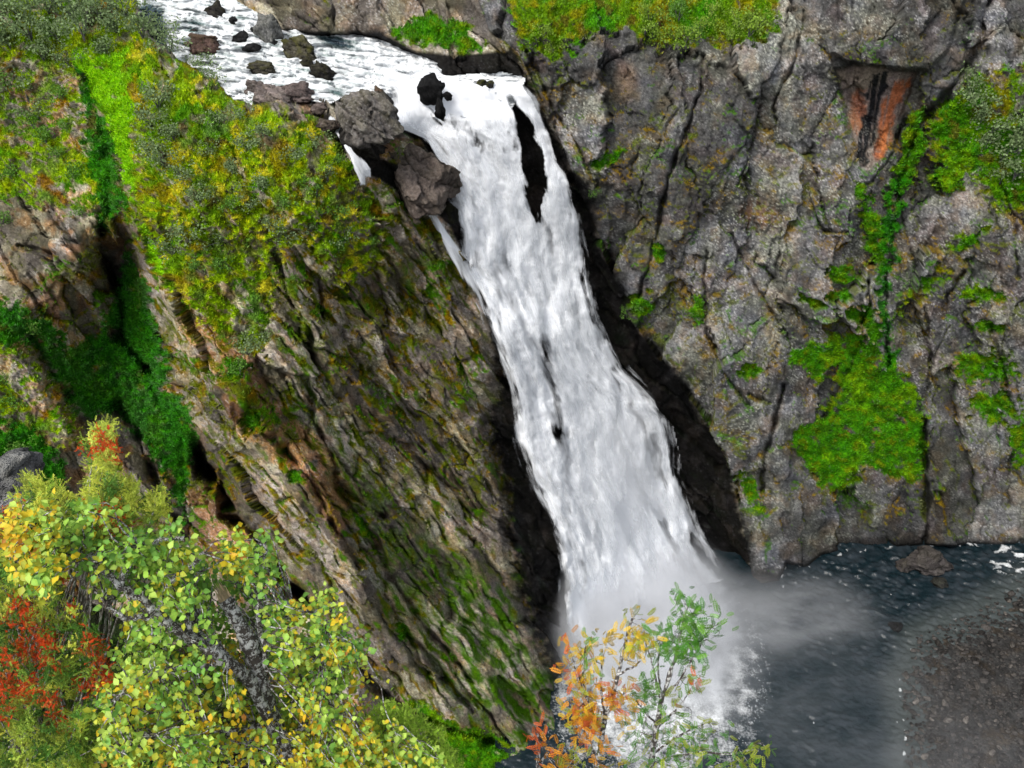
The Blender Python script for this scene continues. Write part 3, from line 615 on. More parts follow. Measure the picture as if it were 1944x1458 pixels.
# ------------------------------------------------------------------ waterfall
def base_smooth(u, v): return base_Y(u, v)
def water_sheet(poly, u0, u1, v0, v1, step, lift, bulge, ledge_fn, cover_fn, flow_fn, seed, grow=6, seedless=None):
    a = np.arange(u0, u1, step); b = np.arange(v0, v1, step); X, W = np.meshgrid(a, b)
    sd = poly_sd(X, W, poly, 60); tt, ss = flow_fn(X, W)
    Yw = base_smooth(X, W) - lift - bulge * (1 - np.exp(-np.clip(sd, 0, 999) / 30.))
    if u0 == 650: Yw = np.minimum(Yw, 1e9) * sstep(165, 250, W) + (y_of_z(W, RIVER_Z(X, W) - 5.0 * sstep(150, 222, W) + .7)) * (1 - sstep(165, 250, W))
    wq = fbm2(tt / 7, ss / 14, seed + 3, 3) * 1.3; streak = fbm2((tt + wq) / 1.9, ss / 15.0, seed, 3, .5); puff = fbm2((tt + wq) / 4.2, ss / 10 + 3, seed + 5, 4, .5)
    big_ = fbm2((tt + wq) / 6.5, ss / 26, seed + 13, 2); br = np.abs(fbm2((tt + wq) / 3.0, ss / 6.5, seed + 9, 4, .5))
    hf_ = fbm2((tt + wq) / .75, ss / 12, seed + 21, 2); sfl = np.interp(W, [300, 800], [1, .45])
    Yw = Yw - (.18 * sfl * streak + .65 * puff + .3 * sfl * br + 1.8 * big_) * ledge_fn(X, W)
    cov = cover_fn(X, W, sd, streak + .2 * hf_ * sfl, puff, br) 
    Pw = at_y(X, W, Yw)
    m_ = (fc(sd) > -grow) & (fc(cov) > -.35)
    v_, f_, uv_, a_ = compact(Pw.reshape(-1, 3), grid_faces(len(b), len(a), m_), np.stack([tt, ss], -1).reshape(-1, 2), cov.ravel())
    c_ = np.full((len(v_), 3), .85, f32)
    return v_, f_, c_, uv_, a_
def flow_main(X, W):
    L_ = np.interp(W, fl_v, fl_u); R_ = np.interp(W, fr_v, fr_u)
    k = np.convolve; t_ = (X - L_) / (R_ - L_)
    wm = np.interp(W, [60, 300, 1200], [20, 28, 44])
    return (t_ - .5) * wm + 30, (W - 0) * .19
DARKS = [([(1022,395),(1036,430),(1052,480)], 9, .55), ([(1028,650),(1040,700),(1050,740),(1058,790),(1066,830)], 13, .85), ([(1062,820),(1075,880),(1086,930)], 12, .55), ([(1168,700),(1176,740)], 5, .6), ([(905,350),(925,400)], 10, .15),
  ([(1196,765),(1215,800),(1232,850),(1246,905)], 9, .6), ([(1240,830),(1256,880),(1262,930)], 5, .6), ([(1255,985),(1268,1020),(1290,1060),(1330,1100)], 9, .75), ([(1316,1020),(1336,1060),(1362,1092)], 12, 1.2), ([(1100,1060),(1112,1110),(1120,1160)], 9, .5),
  ([(940,520),(950,560)], 12, .35), ([(990,600),(1008,660)], 10, .25), ([(880,225),(890,250)], 12, .4), ([(910,255),(930,290)], 22, .28), ([(818,200),(836,222),(846,232)], 4, 1.4), ([(820,215),(830,235)], 4, 1.2), ([(810,240),(850,300)], 4, .55), ([(760,195),(800,215)],3,.3),
  ([(1000,730),(1010,800)], 8, .25), ([(1075,960),(1085,1040)], 10, .35), ([(1200,900),(1215,960)],8,.35), ([(1140,560),(1150,620)], 5, .3), ([(986,215),(1010,260),(1030,300)], 3, .8)]
def cover_main(X, W, sd, streak, puff, br):
    c = 1.4 * sstep(-6, 14, sd + 7 * streak + 3 * puff) - .3 - .30 * sstep(60, 10, sd) * sstep(450, 700, W) * (.6 - streak)
    thin = sstep(330, 420, W) * .10
    c = c - thin + .42 * puff + .34 * streak + .1 * br - .62 * sstep(-.05, .5, fbm2(X / 13, W / 24, 377, 4) + .05) * sstep(185, 225, W) * sstep(340, 280, W) * sstep(30, 80, sd)
    c = c + .25 * sstep(260, 330, W) * sstep(560, 400, W)
    for pts, wd, dp in DARKS: c = c - dp * np.exp(-(line_d(X + 11 * puff + 5 * streak, W + 10 * streak, pts, wd * 3.2) / (wd * np.clip(1 + .8 * streak, .3, 2))) ** 2)
    edge = sstep(30, 0, sd) * sstep(500, 700, W); c = c - .22 * edge * (.5 - streak)
    h = poly_sd(X + 5 * streak + 9 * puff, W + 8 * streak, HOLE, 20); c = c - 1.9 * sstep(-9, 6, h + 3 * br)
    sm = sstep(500, 900, W); c = c + .30 * sm - .7 * sm * (.42 * puff + .34 * streak)
    return c - 1.2 * sstep(1150, 1250, W + 12 * puff) + .5 * sstep(300, 200, W) * (sd > 4) - 1.6 * sstep(170, 120, W + .10 * (X - 850) + 14 * puff)
def amp_main(X, W): return np.interp(W, [60, 160, 260, 500, 1260], [.15, .35, .8, 1.1, 1.5])
v_, f_, c_, uv_, a_ = water_sheet(FALL_POLY, 650, 1470, 76, 1262, 2.1, 1.6, 2.6, amp_main, cover_main, flow_main, 301)
fall = empty('waterfall', (14, 168, 100), label='tall white waterfall plunging from the river lip down the dark wet chute into the pool', category='waterfall')
o = link('main_curtain', make_mesh('main_curtain', v_, f_, c_, True, M_FALL, uv=uv_, alpha=a_), fall)
o.matrix_parent_inverse = Matrix.Translation(-fall.location)
def veil(seed, lift, amount, name):       # torn veils of spray hanging in front of the main curtain
    def cov(X, W, sd, streak, puff, br):
        c = -.25 + .95 * sstep(-.1, .6, fbm2(X * .03, W * .008, seed, 3) + .25) * amount
        for pts, wd, dp in DARKS: c = c - .8 * dp * np.exp(-(line_d(X + 11 * puff + 5 * streak, W + 10 * streak, pts, wd * 3.2) / (wd * np.clip(1 + .8 * streak, .3, 2))) ** 2)
        c = c - 2.2 * sstep(-5, 5, poly_sd(X + 7 * streak + 12 * puff, W + 8 * streak, HOLE, 20))
        return c + .35 * streak + .25 * puff - 1.2 * sstep(16, 2, sd) - 1.0 * sstep(250, 170, W)
    v_, f_, c_, uv_, a_ = water_sheet(FALL_POLY, 650, 1470, 170, 1240, 3.2, lift, 3.2, lambda X, W: np.interp(W, [150, 500, 1260], [.4, 1.0, 1.5]), lambda X, W, sd, a1, a2, a3: cov(X, W, sd, a1, a2, a3) - 1.2 * sstep(1080, 1220, W), flow_main, seed, grow=0)
    o = link(name, make_mesh(name, v_, f_, c_, True, M_FALL, uv=uv_, alpha=a_), fall); o.matrix_parent_inverse = Matrix.Translation(-fall.location)
def cov_edge(X, W, sd, streak, puff, br):     # thin wisps blown off both edges
    return (.50 * np.exp(-((sd - 5) / 12.) ** 2) + .5 * streak + .35 * puff - .12) - .8 * sstep(420, 300, W) - sstep(1120, 1230, W)
v_, f_, c_, uv_, a_ = water_sheet(FALL_POLY, 640, 1490, 280, 1240, 3.0, .6, 2.0, lambda X, W: .9, cov_edge, flow_main, 391, grow=12)
o = link('edge_spray', make_mesh('edge_spray', v_, f_, c_, True, M_FALL, uv=uv_, alpha=a_), fall); o.matrix_parent_inverse = Matrix.Translation(-fall.location)
veil(331, 3.4, .95, 'spray_veil'); veil(347, 5.2, .8, 'spray_veil'); veil(353, 7.0, .6, 'spray_veil')
def flow_pix(X, W): return X * .14 - W * .07, W * .16 + X * .05
def cov_side(X, W, sd, streak, puff, br): return 1.0 * sstep(-4, 5, sd + 4 * streak) - .2 + .5 * streak + .2 * puff - .2 * sstep(430, 560, W)
v_, f_, c_, uv_, a_ = water_sheet(SIDE_POLY, 770, 950, 360, 620, 1.5, 2.6, .8, lambda X, W: .35, cov_side, flow_pix, 351)
o = link('side_stream', make_mesh('side_stream', v_, f_, c_, True, M_FALL, uv=uv_, alpha=a_), fall); o.matrix_parent_inverse = Matrix.Translation(-fall.location)
def cov_st(X, W, sd, streak, puff, br): return 1.1 * sstep(-3, 3, sd + 5 * streak + 3 * puff) - .2 + .2 * streak + .25 * puff
v1 = water_sheet(STREAM, 610, 720, 210, 365, 1.3, 3.6, .8, lambda X, W: .35, cov_st, flow_pix, 361)
sm_ = link('cascade', make_mesh('cascade', v1[0], v1[1], v1[2], True, M_FALL, uv=v1[3], alpha=v1[4]), label='thin white side cascade squeezed between the mossy spur and the big brown boulders', category='cascade')
print('falls', time.time() - T0)

# ------------------------------------------------------------------ pool and gravel bank
su = np.concatenate([np.arange(940, 1960, 2.4), np.arange(1964, 2320, 9)]); sv = np.concatenate([np.arange(1010, 1466, 2.2), np.arange(1470, 1730, 7)]); QU, QV = np.meshgrid(su, sv)
Q0 = at_y(QU, QV, y_of_z(QV, 0.0))
qx, qy = Q0[..., 0], Q0[..., 1]
near_wave = sstep(1330, 1100, QV) * sstep(1420, 1540, QU)
wa = fbm2(qx / 2.8 + qy * .12, qy / 1.6 + qx * .1, 401, 4, .55); wb = fbm2(qx / 5 - qy * .1, qy / 4, 405, 3)
h = .45 * wa * (.6 + .9 * near_wave) + .3 * wb
Q0[..., 2] += h
foam = .80 * sstep(150, -70, np.hypot((QU - 1245) * 1.0, (QV - 1290) * .9) - 150) - .1
foam = foam + .35 * fbm2(qx / 4, qy / 4, 409, 4) * sstep(-.1, .3, foam)
net = 1 - np.abs(fbm2(qx / 2.2, qy / 2.2, 413, 3)) * 6
foam = np.maximum(foam, .62 * sstep(.3, 1, net) * np.exp(-((np.hypot(QU - 1235, (QV - 1280)) - 205) / 38) ** 2))
foam = np.maximum(foam, .8 * sstep(.84, .95, perlin2(qx / 1.1, qy / 1.5, 417) + .35 * fbm2(qx / 12, qy / 12, 418, 2)) * sstep(1850, 1700, QU))
foam = np.maximum(foam, .85 * sstep(-.1, .35, fbm2(qx / 5.0, qy / 2.4, 421, 4) - .02) * sstep(0, 12, ell(QU, QV, 1915, 1062, 50, 34, 15)))
foam = np.maximum(foam, .8 * sstep(.15, .5, fbm2(qx / 3.2, qy / 3.2, 423, 3)) * sstep(5, 1, np.abs(poly_sd(QU, QV, GRAVEL, 30) + 2)) * sstep(1120, 1220, QV))
foam = np.maximum(foam, .7 * sstep(.15, .5, fbm2(qx / 3.2, qy / 3.2, 427, 3)) * sstep(10, 3, np.abs(poly_sd(QU, QV, POOL, 30) - 2)) * (QU > 1480) * (QV < 1110))
pc = mix(np.broadcast_to(C(.006, .014, .018), QU.shape + (3,)), C(.020, .028, .034), sstep(-.4, .5, wb))
pc = mix(pc, C(.075, .085, .08), sstep(60, 0, -poly_sd(QU, QV, GRAVEL, 70)) * .6)
v_, f_, c_, a_ = compact(Q0.reshape(-1, 3), grid_faces(len(sv), len(su)), pc.reshape(-1, 3), foam.ravel())
link('pool', make_mesh('pool', v_, f_, c_, True, M_POOL, alpha=a_), kind='structure')
su = np.concatenate([np.arange(1640, 1960, 2.6), np.arange(1964, 2320, 9)]); sv = np.concatenate([np.arange(1060, 1466, 2.6), np.arange(1470, 1740, 8)]); GU, GV = np.meshgrid(su, sv)
G0 = at_y(GU, GV, y_of_z(GV, 0.0)); gsd = poly_sd(GU, GV, GRAVEL, 200)
gx, gy = G0[..., 0], G0[..., 1]
FG, IG = facets(gx / .62, gy / .62, 501, 1.0); FG2, IG2 = facets(gx / 1.7, gy / 1.7, 503, 1.0)
G0[..., 2] += -.5 + 1.6 * sstep(-30, 160, gsd) + .10 * FG + .10 * FG2 + .15 * fbm2(gx / 8, gy / 8, 505, 3)
gc = (.040 * (.65 + .7 * IG) * (.75 + .5 * IG2) * (1 + .5 * fbm2(gx / 5, gy / 5, 509, 4)))[..., None] * C(1.03, 1.0, .96)
gc = mix(gc, gc * C(1.2, 1.03, .85), sstep(.1, .5, fbm2(gx / 7, gy / 7, 507, 3)))
v_, f_, c_ = compact(G0.reshape(-1, 3), grid_faces(len(sv), len(su), fc(gsd) > -25), gc.reshape(-1, 3))
bank = link('gravel_bank', make_mesh('gravel_bank', v_, f_, c_, False, M_ROCK), kind='structure')

# ------------------------------------------------------------------ boulders
def ico(sub):
    import bmesh
    bm = bmesh.new(); bmesh.ops.create_icosphere(bm, subdivisions=sub, radius=1.0)
    v = np.array([x.co[:] for x in bm.verts]); f = np.array([[x.index for x in y.verts] for y in bm.faces]); bm.free(); return v, f
ICO = {s: ico(s) for s in (1, 2, 4, 5, 6)}
def boulder_mesh(name, rx, ry, rz, seed, tone, sub=4, lich=.3, moss=0., angular=.28, tint=(1.1, .95, .82)):
    v, f = ICO[sub]; r = np.random.default_rng(seed); v = v.copy()
    # cut with random planes -> angular block
    for _ in range(13):
        n = r.normal(size=3); n /= np.linalg.norm(n); d = r.uniform(.52, .84); s = v @ n - d; v = np.where((s > 0)[:, None], v - n * s[:, None] * .92, v)
    v /= np.abs(v).max(0)
    lon = v * 2.0; a1 = perlin(lon[:, 0] * 1.2 + seed, lon[:, 1] * 1.2, lon[:, 2] * 1.2, seed); a2 = perlin(v[:, 0] * 7 + seed, v[:, 1] * 3, v[:, 2] * 5, seed + 3); a3 = perlin(v[:, 0] * 15, v[:, 1] * 12 + seed, v[:, 2] * 14, seed + 5)
    hF, hI = facets((v[:, 0] + .6 * v[:, 1]) * 2.3 + seed + .5 * a2, (v[:, 2] + .5 * v[:, 1]) * 3.6 + .5 * a1, seed, 1.6); hF2, hI2, hE = facets((v[:, 0] + .3 * v[:, 1]) * 1.1 + seed + .3 * a2, (v[:, 2] + .5 * v[:, 1]) * 2.2 + .3 * a1, seed + 2, 1.4, True); hG, hJ = facets((v[:, 0] + .6 * v[:, 1]) * 7 + seed, (v[:, 2] + .5 * v[:, 1]) * 9, seed + 1, 1.5); hI = .6 * hI + .4 * hJ
    k = 1 + .14 * a1 + .04 * a2 + .018 * a3 + .12 * angular * hF + .05 * angular * hG + .40 * angular * hF2 - .05 * np.exp(-(hE / .06) ** 2)
    w3 = v * k[:, None] * np.array([rx, ry, rz])
    sp_ = perlin(v[:, 0] * 22, v[:, 1] * 22, v[:, 2] * 22 + seed, seed + 9)
    g_ = tone * (1 + .35 * a2 + .4 * a3) * (.75 + .5 * hI); g_ = g_ * (1 - .7 * np.exp(-(hE / .05) ** 2)) * (.7 + .6 * hI2); c = np.clip(g_, .003, .5)[:, None] * np.array(tint)
    c = c + (np.array([.42, .41, .39]) - c) * (sstep(.15, .45, sp_ + .3 * a3) * lich)[:, None]
    c = c + (np.array([.10, .10, .015]) - c) * (sstep(-.1, .4, a1 + a3 * .4 + .5 * v[:, 2] - .1) * moss)[:, None]
    # the colour darkens towards the foot of every boulder and stone
    foot_k = sstep(-.15, -.45, v[:, 2] + .25 * a1); c = c * (1 - .85 * foot_k)[:, None]
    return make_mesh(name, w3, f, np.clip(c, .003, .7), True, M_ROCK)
BL = [ # u, v, half width px, half height px, tone, lichen, moss, tint, label
 (409,22,22,17,.03,.05,.1,(1.1,1,.9),'dark round boulder in the white rapids at the upper edge of the river'),
 (443,40,8,8,.02,0,0,(1,1,1),'small black stone just below the dark round boulder in the rapids'),
 (388,84,33,23,.085,.08,.15,(1.35,.85,.7),'broad reddish brown boulder at the left side of the rapids'),
 (366,62,9,6,.03,0,0,(1.1,1,.9),'small dark stone touching the top of the reddish brown boulder'),
 (460,69,17,11,.018,0,0,(1,1,1),'black wet boulder standing above the flat black one in midstream'),
 (476,92,19,9,.018,0,0,(1,1,1),'flat black wet rock slab in midstream'),
 (480,57,5,5,.02,0,0,(1,1,1),'tiny black stone beside the lichened block in the river'),
 (515,62,27,35,.13,.45,.1,(1,1,.96),'tall grey lichened block at the right edge of the rapids'),
 (570,92,34,24,.06,.12,.45,(1.1,1,.7),'brown mossy boulder beside the tall grey lichened block'),
 (585,120,14,11,.03,0,.15,(1.1,1,.8),'small dark brown rock between the mossy boulder and the black one'),
 (613,137,26,18,.022,.03,.1,(1.1,1,.9),'black rounded boulder in the middle of the white river'),
 (498,130,26,13,.04,.08,.25,(1.1,1,.8),'low oval dark boulder alone in the white water'),
 (484,168,19,17,.10,.2,.05,(1.15,.93,.85),'jagged brown grey rock at the near bank of the river'),
 (514,186,36,24,.15,.22,.1,(1.15,.93,.85),'long pinkish grey slab at the near bank beside the mossy slope'),
 (565,181,37,22,.11,.15,.0,(1.2,.93,.85),'brown boulder with a flat top at the near river bank'),
 (608,206,18,13,.09,.1,.0,(1.2,.93,.82),'small brown rock wedged left of the large lichened boulder'),
 (545,212,34,14,.14,.2,.1,(1.1,.97,.9),'long grey rock half sunk in the grass above the side cascade'),
 (622,238,22,12,.07,.1,.1,(1.2,.93,.82),'brown rock at the left edge of the side cascade'),
 (686,224,74,56,.14,.38,.18,(1.1,.98,.88),'very large lichened boulder dividing the river from the side cascade'),
 (785,338,104,62,.10,.10,.05,(1.2,.96,.82),'very large fractured brown boulder at the left edge of the waterfall'),
 (848,415,24,40,.012,0,.1,(1,1,1),'black wet rock wedge between the thin side stream and the main fall'),
 (700,290,40,34,.06,.05,.1,(1.15,.97,.85),'dark brown block wedged between the two very large boulders'),
 (817,170,24,28,.014,0,0,(1,1,1),'angular black wet rock splitting the water at the lip'),
 (850,183,9,8,.012,0,0,(1,1,1),'small black stone right of the angular rock at the lip'),
 (835,208,10,20,.012,0,0,(1,1,1),'narrow black rock tail below the angular rock at the lip'),
 (914,160,12,8,.02,0,.45,(1,1,1),'black mossy stone at the crest of the fall'),
 (931,162,10,8,.02,0,.5,(1,1,1),'greener mossy stone right of its twin at the crest of the fall'),
 (1762,1070,44,26,.06,.03,.05,(1.1,.97,.92),'large grey brown boulder standing in the dark lower river'),
 (1717,1070,20,15,.05,.03,.1,(1.1,.97,.92),'smaller boulder touching the left side of the large river boulder'),
 (1785,1105,17,9,.035,0,.05,(1,1,.9),'low wet rock just below the large river boulder'),
 (1704,1188,14,10,.02,0,0,(1,1,1),'dark submerged rock near the tip of the gravel bank'),
]
for i, (u, v, hw, hh, tone, li, mo, tint, lab) in enumerate(BL):
    low = v > 1000
    vb = v + hh * .35
    if low: zz = 0.0
    elif u > 740 and v > 250 : zz = None
    else: zz = float(RIVER_Z(np.array(float(u)), np.array(float(vb))))
    if (u, v) in ((785,338),): Yc = 160.0
    elif (u, v) == (700,290): Yc = 155.5
    elif (u, v) == (848,415): Yc = 163.0
    elif (u, v) == (686,224): Yc = Z(236, 157.5)
    elif zz is not None: Yc = float(y_of_z(vb, zz))
    t = float(depth(v, Yc)); c = at_y(float(u), float(v), Yc); s = t / FPX
    th = PITCH + math.atan((v - 729) / FPX)
    rx = hw * s; rz_ = hh * s / (math.cos(th) * .8 + math.sin(th) * .6); ry = rx * .8
    if (u, v) in ((785,338),(686,224)): rz_ *= 1.05; ry = rx * .75
    ds = 0 if not low else -.3
    me = boulder_mesh('boulder', rx * 1.05, ry, rz_ * 1.08, 40 + i, tone, 6 if hw > 60 else (5 if hw > 25 else 4), li, mo, tint=tint)
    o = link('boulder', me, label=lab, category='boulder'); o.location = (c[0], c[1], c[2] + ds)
    roll = {(785,338): -44, (686,224): -36, (848,415): -20, (514,186): -30, (545,212): -32, (570,92): -25}.get((u, v))
    if roll: o.rotation_euler = Matrix.Rotation(math.radians(roll), 3, Vector((0, -cp, sp))).to_euler()
print('boulders', time.time() - T0)

# loose stones on the gravel bank (stuff)
ns = 2600; iv, if_ = ICO[1]; gu_ = rng.uniform(1690, 2050, ns * 3); gv_ = rng.uniform(1095, 1520, ns * 3)
k_ = poly_sd(gu_, gv_, GRAVEL, 50) > 0; gu_ = gu_[k_][:ns]; gv_ = gv_[k_][:ns]; ns = len(gu_)
gp = at_y(gu_, gv_, y_of_z(gv_, .25 + .006 * np.clip(poly_sd(gu_, gv_, GRAVEL, 200), 0, 160)))
sz = rng.gamma(2.0, .11, (ns, 1, 1)) + .12
vv = iv[None] * (1 + rng.uniform(-.3, .3, (ns, len(iv), 1))) * sz * np.stack([rng.uniform(.8, 1.6, ns), rng.uniform(.7, 1.2, ns), rng.uniform(.5, .9, ns)], -1)[:, None] + gp[:, None]
cc = np.repeat((rng.uniform(.02, .085, (ns, 1)) * np.array([[1.1, 1., .92]])), len(iv), 0)
STM = [boulder_mesh('stone', 1, .8, .55, 700 + i, t_, 2, .1, 0, tint=(1.12, 1, .88)) for i, t_ in enumerate((.05, .07, .10, .13, .04, .085))]
for i in range(110):
    q_ = int(rng.integers(0, ns)); o = link('stone', STM[i % 6], bank); sc_ = rng.uniform(.55, 1.25); o.location = tuple(gp[q_] + [0, 0, .1]); o.scale = (sc_ * 1.15, sc_, sc_); o.rotation_euler = (0, 0, rng.uniform(0, 6.28))
link('gravel', make_mesh('gravel', vv.reshape(-1, 3), (if_[None] + (np.arange(ns) * len(iv))[:, None, None]).reshape(-1, 3), cc, False, M_ROCK), kind='stuff')

# ------------------------------------------------------------------ shrubs on the cliffs
def tubes(paths, sides=6):
    """paths: list of (points (n,3), radii (n,)) -> verts, quads"""
    VV, FF, off = [], [], 0
    for pts, rad in paths:
        pts = np.asarray(pts, float); rad = np.asarray(rad, float); n = len(pts)
        tg = np.gradient(pts, axis=0); tg /= np.linalg.norm(tg, axis=1, keepdims=True) + 1e-9
        ref = np.array([0.3, 1, .2]); a = np.cross(tg, ref); a /= np.linalg.norm(a, axis=1, keepdims=True) + 1e-9; b = np.cross(tg, a)
        th = np.arange(sides) / sides * 2 * np.pi
        ring = pts[:, None] + rad[:, None, None] * (np.cos(th)[None, :, None] * a[:, None] + np.sin(th)[None, :, None] * b[:, None])
        VV.append(ring.reshape(-1, 3)); i = np.arange(n * sides).reshape(n, sides) + off; j = np.roll(i, -1, 1)
        FF.append(np.stack([i[:-1], i[1:], j[1:], j[:-1]], -1).reshape(-1, 4)); off += n * sides
    return np.concatenate(VV), np.concatenate(FF)
def shrub_meshes(seed, c0, kind):
    r = np.random.default_rng(seed); n = 420
    cl = r.normal(size=(14, 3)) * np.array([.55, .55, .28]) + np.array([0, 0, .95]); k = r.integers(0, 14, n)
    p = cl[k] + r.normal(size=(n, 3)) * .22
    d = r.normal(size=(n, 3)); d /= np.linalg.norm(d, axis=1, keepdims=True); s = np.cross(d, r.normal(size=(n, 3))); s /= np.linalg.norm(s, axis=1, keepdims=True)
    L_ = r.uniform(.07, .14, (n, 1)); v = np.stack([p - s * L_ * .6, p + d * L_, p + s * L_ * .6, p - d * L_ * .6], 1).reshape(-1, 3)
    c = np.array(c0) * r.uniform(.6, 1.5, (n, 1)); c = np.repeat(c, 4, 0)
    crown = make_mesh('crown', v, np.arange(n * 4).reshape(-1, 4), c, False, M_LEAF)
    paths = []
    for q in range(5):
        e = cl[q]; m_ = np.array([e[0] * .35, e[1] * .35, .45]); paths.append(([[0, 0, -.3], m_ * .5, m_, e], [.05, .04, .03, .012]))
    v, f = tubes(paths, 4); st = make_mesh('stems', v, f, np.full((len(v), 3), .12) , True, M_ROCK)
    return crown, st
PAL = {'grey': (.17, .24, .10), 'green': (.11, .24, .03), 'lime': (.19, .30, .03)}
PROTO = {k_: [shrub_meshes(900 + 10 * i + j, c, k_) for j in range(3)] for i, (k_, c) in enumerate(PAL.items())}
SHR = { # label, kind, group: list of (u, v, radius px)
 ('small grey green birch bush beside the bright grass strip atop the left spur', 'grey', 'birch bushes beside the bright grass strip'): [(300,190,26),(290,230,22),(330,255,20),(280,280,18)],
 ('pale grey green birch bush in the heath close to the river bank boulders', 'grey', 'birch bushes near the river bank'): [(410,230,20),(455,215,18),(500,250,18),(470,270,24),(400,280,18)],
 ('soft grey green birch bush in the middle of the yellow heath on the left spur', 'grey', 'birch bushes in the middle of the heath'): [(310,300,24),(350,330,22),(440,320,18),(380,370,22),(475,380,20),(500,350,20)],
 ('broad grey green birch bush at the lower edge of the heath above the bare rock', 'grey', 'birch bushes at the lower edge of the heath'): [(360,440,30),(330,470,22),(420,450,18),(520,420,20),(545,440,22),(590,430,18)],
 ('grey green birch bush on the spur just below the two very large boulders', 'grey', 'birch bushes below the very large boulders'): [(560,300,18),(600,270,20),(620,330,16),(630,250,14),(650,450,18)],
 ('larger grey green bush in the mossy groove of the bare rock of the spur', 'grey', 'bushes in the mossy groove'): [(470,660,24),(500,640,18)],
 ('bright leafy green bush near the brink of the spur below the side cascade', 'green', 'green bushes below the side cascade'): [(600,360,16),(650,400,16),(610,400,14),(575,345,14),(640,300,14)],
 ('leafy green bush among yellow heath in the centre of the spur crown', 'green', 'green bushes in the spur centre'): [(540,380,18),(440,390,16),(520,470,16),(420,500,16),(370,500,16)],
 ('leafy green bush growing alone on the grey slabs of the spur', 'green', 'green bushes on the slabs'): [(455,700,20),(560,520,12)],
 ('tall grey green tree in the dense wood of the top left corner', 'grey', 'trees in the top left corner'): [(40,20,30),(90,10,30),(20,80,26),(60,60,26),(140,20,30)],
 ('grey green tree at the right end of the wood by the river', 'grey', 'trees by the river'): [(300,60,28),(320,90,24),(270,60,24),(340,70,18),(240,20,26),(220,50,28),(190,15,30)],
 ('grey green tree at the lower fringe of the top left wood', 'grey', 'trees at the lower fringe of the wood'): [(110,60,26),(160,60,26),(200,90,22),(80,100,22),(130,110,20)],
 ('grey green tree leaning over the white rapids below the reddish boulder', 'grey', 'trees over the rapids'): [(380,120,20),(400,135,18)],
 ('isolated pale grey green tree on the rusty heath at the left edge', 'grey', 'isolated trees on the rusty heath'): [(50,170,26),(75,215,18)],
 ('small green bush among rusty heath at the upper left', 'green', 'bushes on the upper left heath'): [(20,150,20),(120,180,16),(90,260,18),(60,230,16),(130,240,14),(110,290,14)],
 ('small green bush just above the grey overhang of the left cliff', 'green', 'bushes above the left overhang'): [(140,330,16),(20,330,16),(150,400,12),(10,420,14)],
 ('green bush on the brown ledges at the left edge above the junipers', 'green', 'bushes on the brown ledges'): [(15,720,22),(40,850,20),(30,760,18),(60,620,16)],
 ('lime green bush hanging over the left part of the right cliff top', 'lime', 'bushes at the left part of the cliff top'): [(1050,90,16),(1030,60,16)],
 ('lime green bush at the brink in the middle of the right cliff top', 'lime', 'bushes in the middle of the cliff top'): [(1240,60,20),(1270,80,20),(1300,70,22),(1330,50,18),(1230,30,18),(1350,20,16)],
 ('lime green bush at the right end of the grassy cliff top', 'lime', 'bushes at the right end of the cliff top'): [(1420,60,24),(1400,40,20),(1380,70,16),(1450,40,18)],
 ('dark green bush standing among lime green ones at the top edge', 'green', 'dark bushes at the top edge'): [(1285,30,20),(1290,10,16),(1320,60,14)],
 ('grey green bush at the upper end of the grassy ledge on the far right', 'grey', 'bushes at the upper end of the far ledge'): [(1850,190,26),(1840,160,20),(1860,220,22)],
 ('grey green bush in the dense thicket of the grassy ledge on the far right', 'grey', 'bushes in the thicket of the far ledge'): [(1880,240,26),(1900,290,26),(1920,270,24),(1925,320,24),(1900,330,22),(1870,270,20),(1935,240,20)],
 ('small green bush on the grassy ledge right of the dark chute', 'green', 'bushes right of the dark chute'): [(1215,575,14),(1190,590,12)],
 ('tiny green bush on the cliff edge near the top of the black chute', 'green', 'bush near the top of the chute'): [(1130,360,10)],
 ('small round green bush in a vertical crack of the right cliff', 'green', 'bush in the crack'): [(1320,595,12)],
 ('small green bush on the spur edge beside the upper waterfall', 'green', 'bushes on the spur edge'): [(700,455,12),(640,470,14)]}
def place_shrubs():
    first = {}
    for (lab, kind, grp), L_ in SHR.items():
        for i, (u, v, r_) in enumerate(L_):
            p, n, c = terrain_at(u, v + r_ * .5); t = np.linalg.norm(p - np.array([0, 0, HC])); s = r_ * t / FPX
            cr, st = PROTO[kind][i % 3]
            nm = 'shrub' if r_ < 24 else 'small_tree'
            e = empty(nm, p - np.array([0, 0, .2]), label=lab, category='tree' if 'tree' in lab else ('bush' if 'bush' in lab else 'shrub'), group=grp)
            e.scale = (s * 1.05, s * 1.05, s * rng.uniform(.85, 1.15)); e.rotation_euler = (0, 0, rng.uniform(0, 6.28))
            link('crown', cr, e); link('stems', st, e)
place_shrubs()
print('shrubs', time.time() - T0)

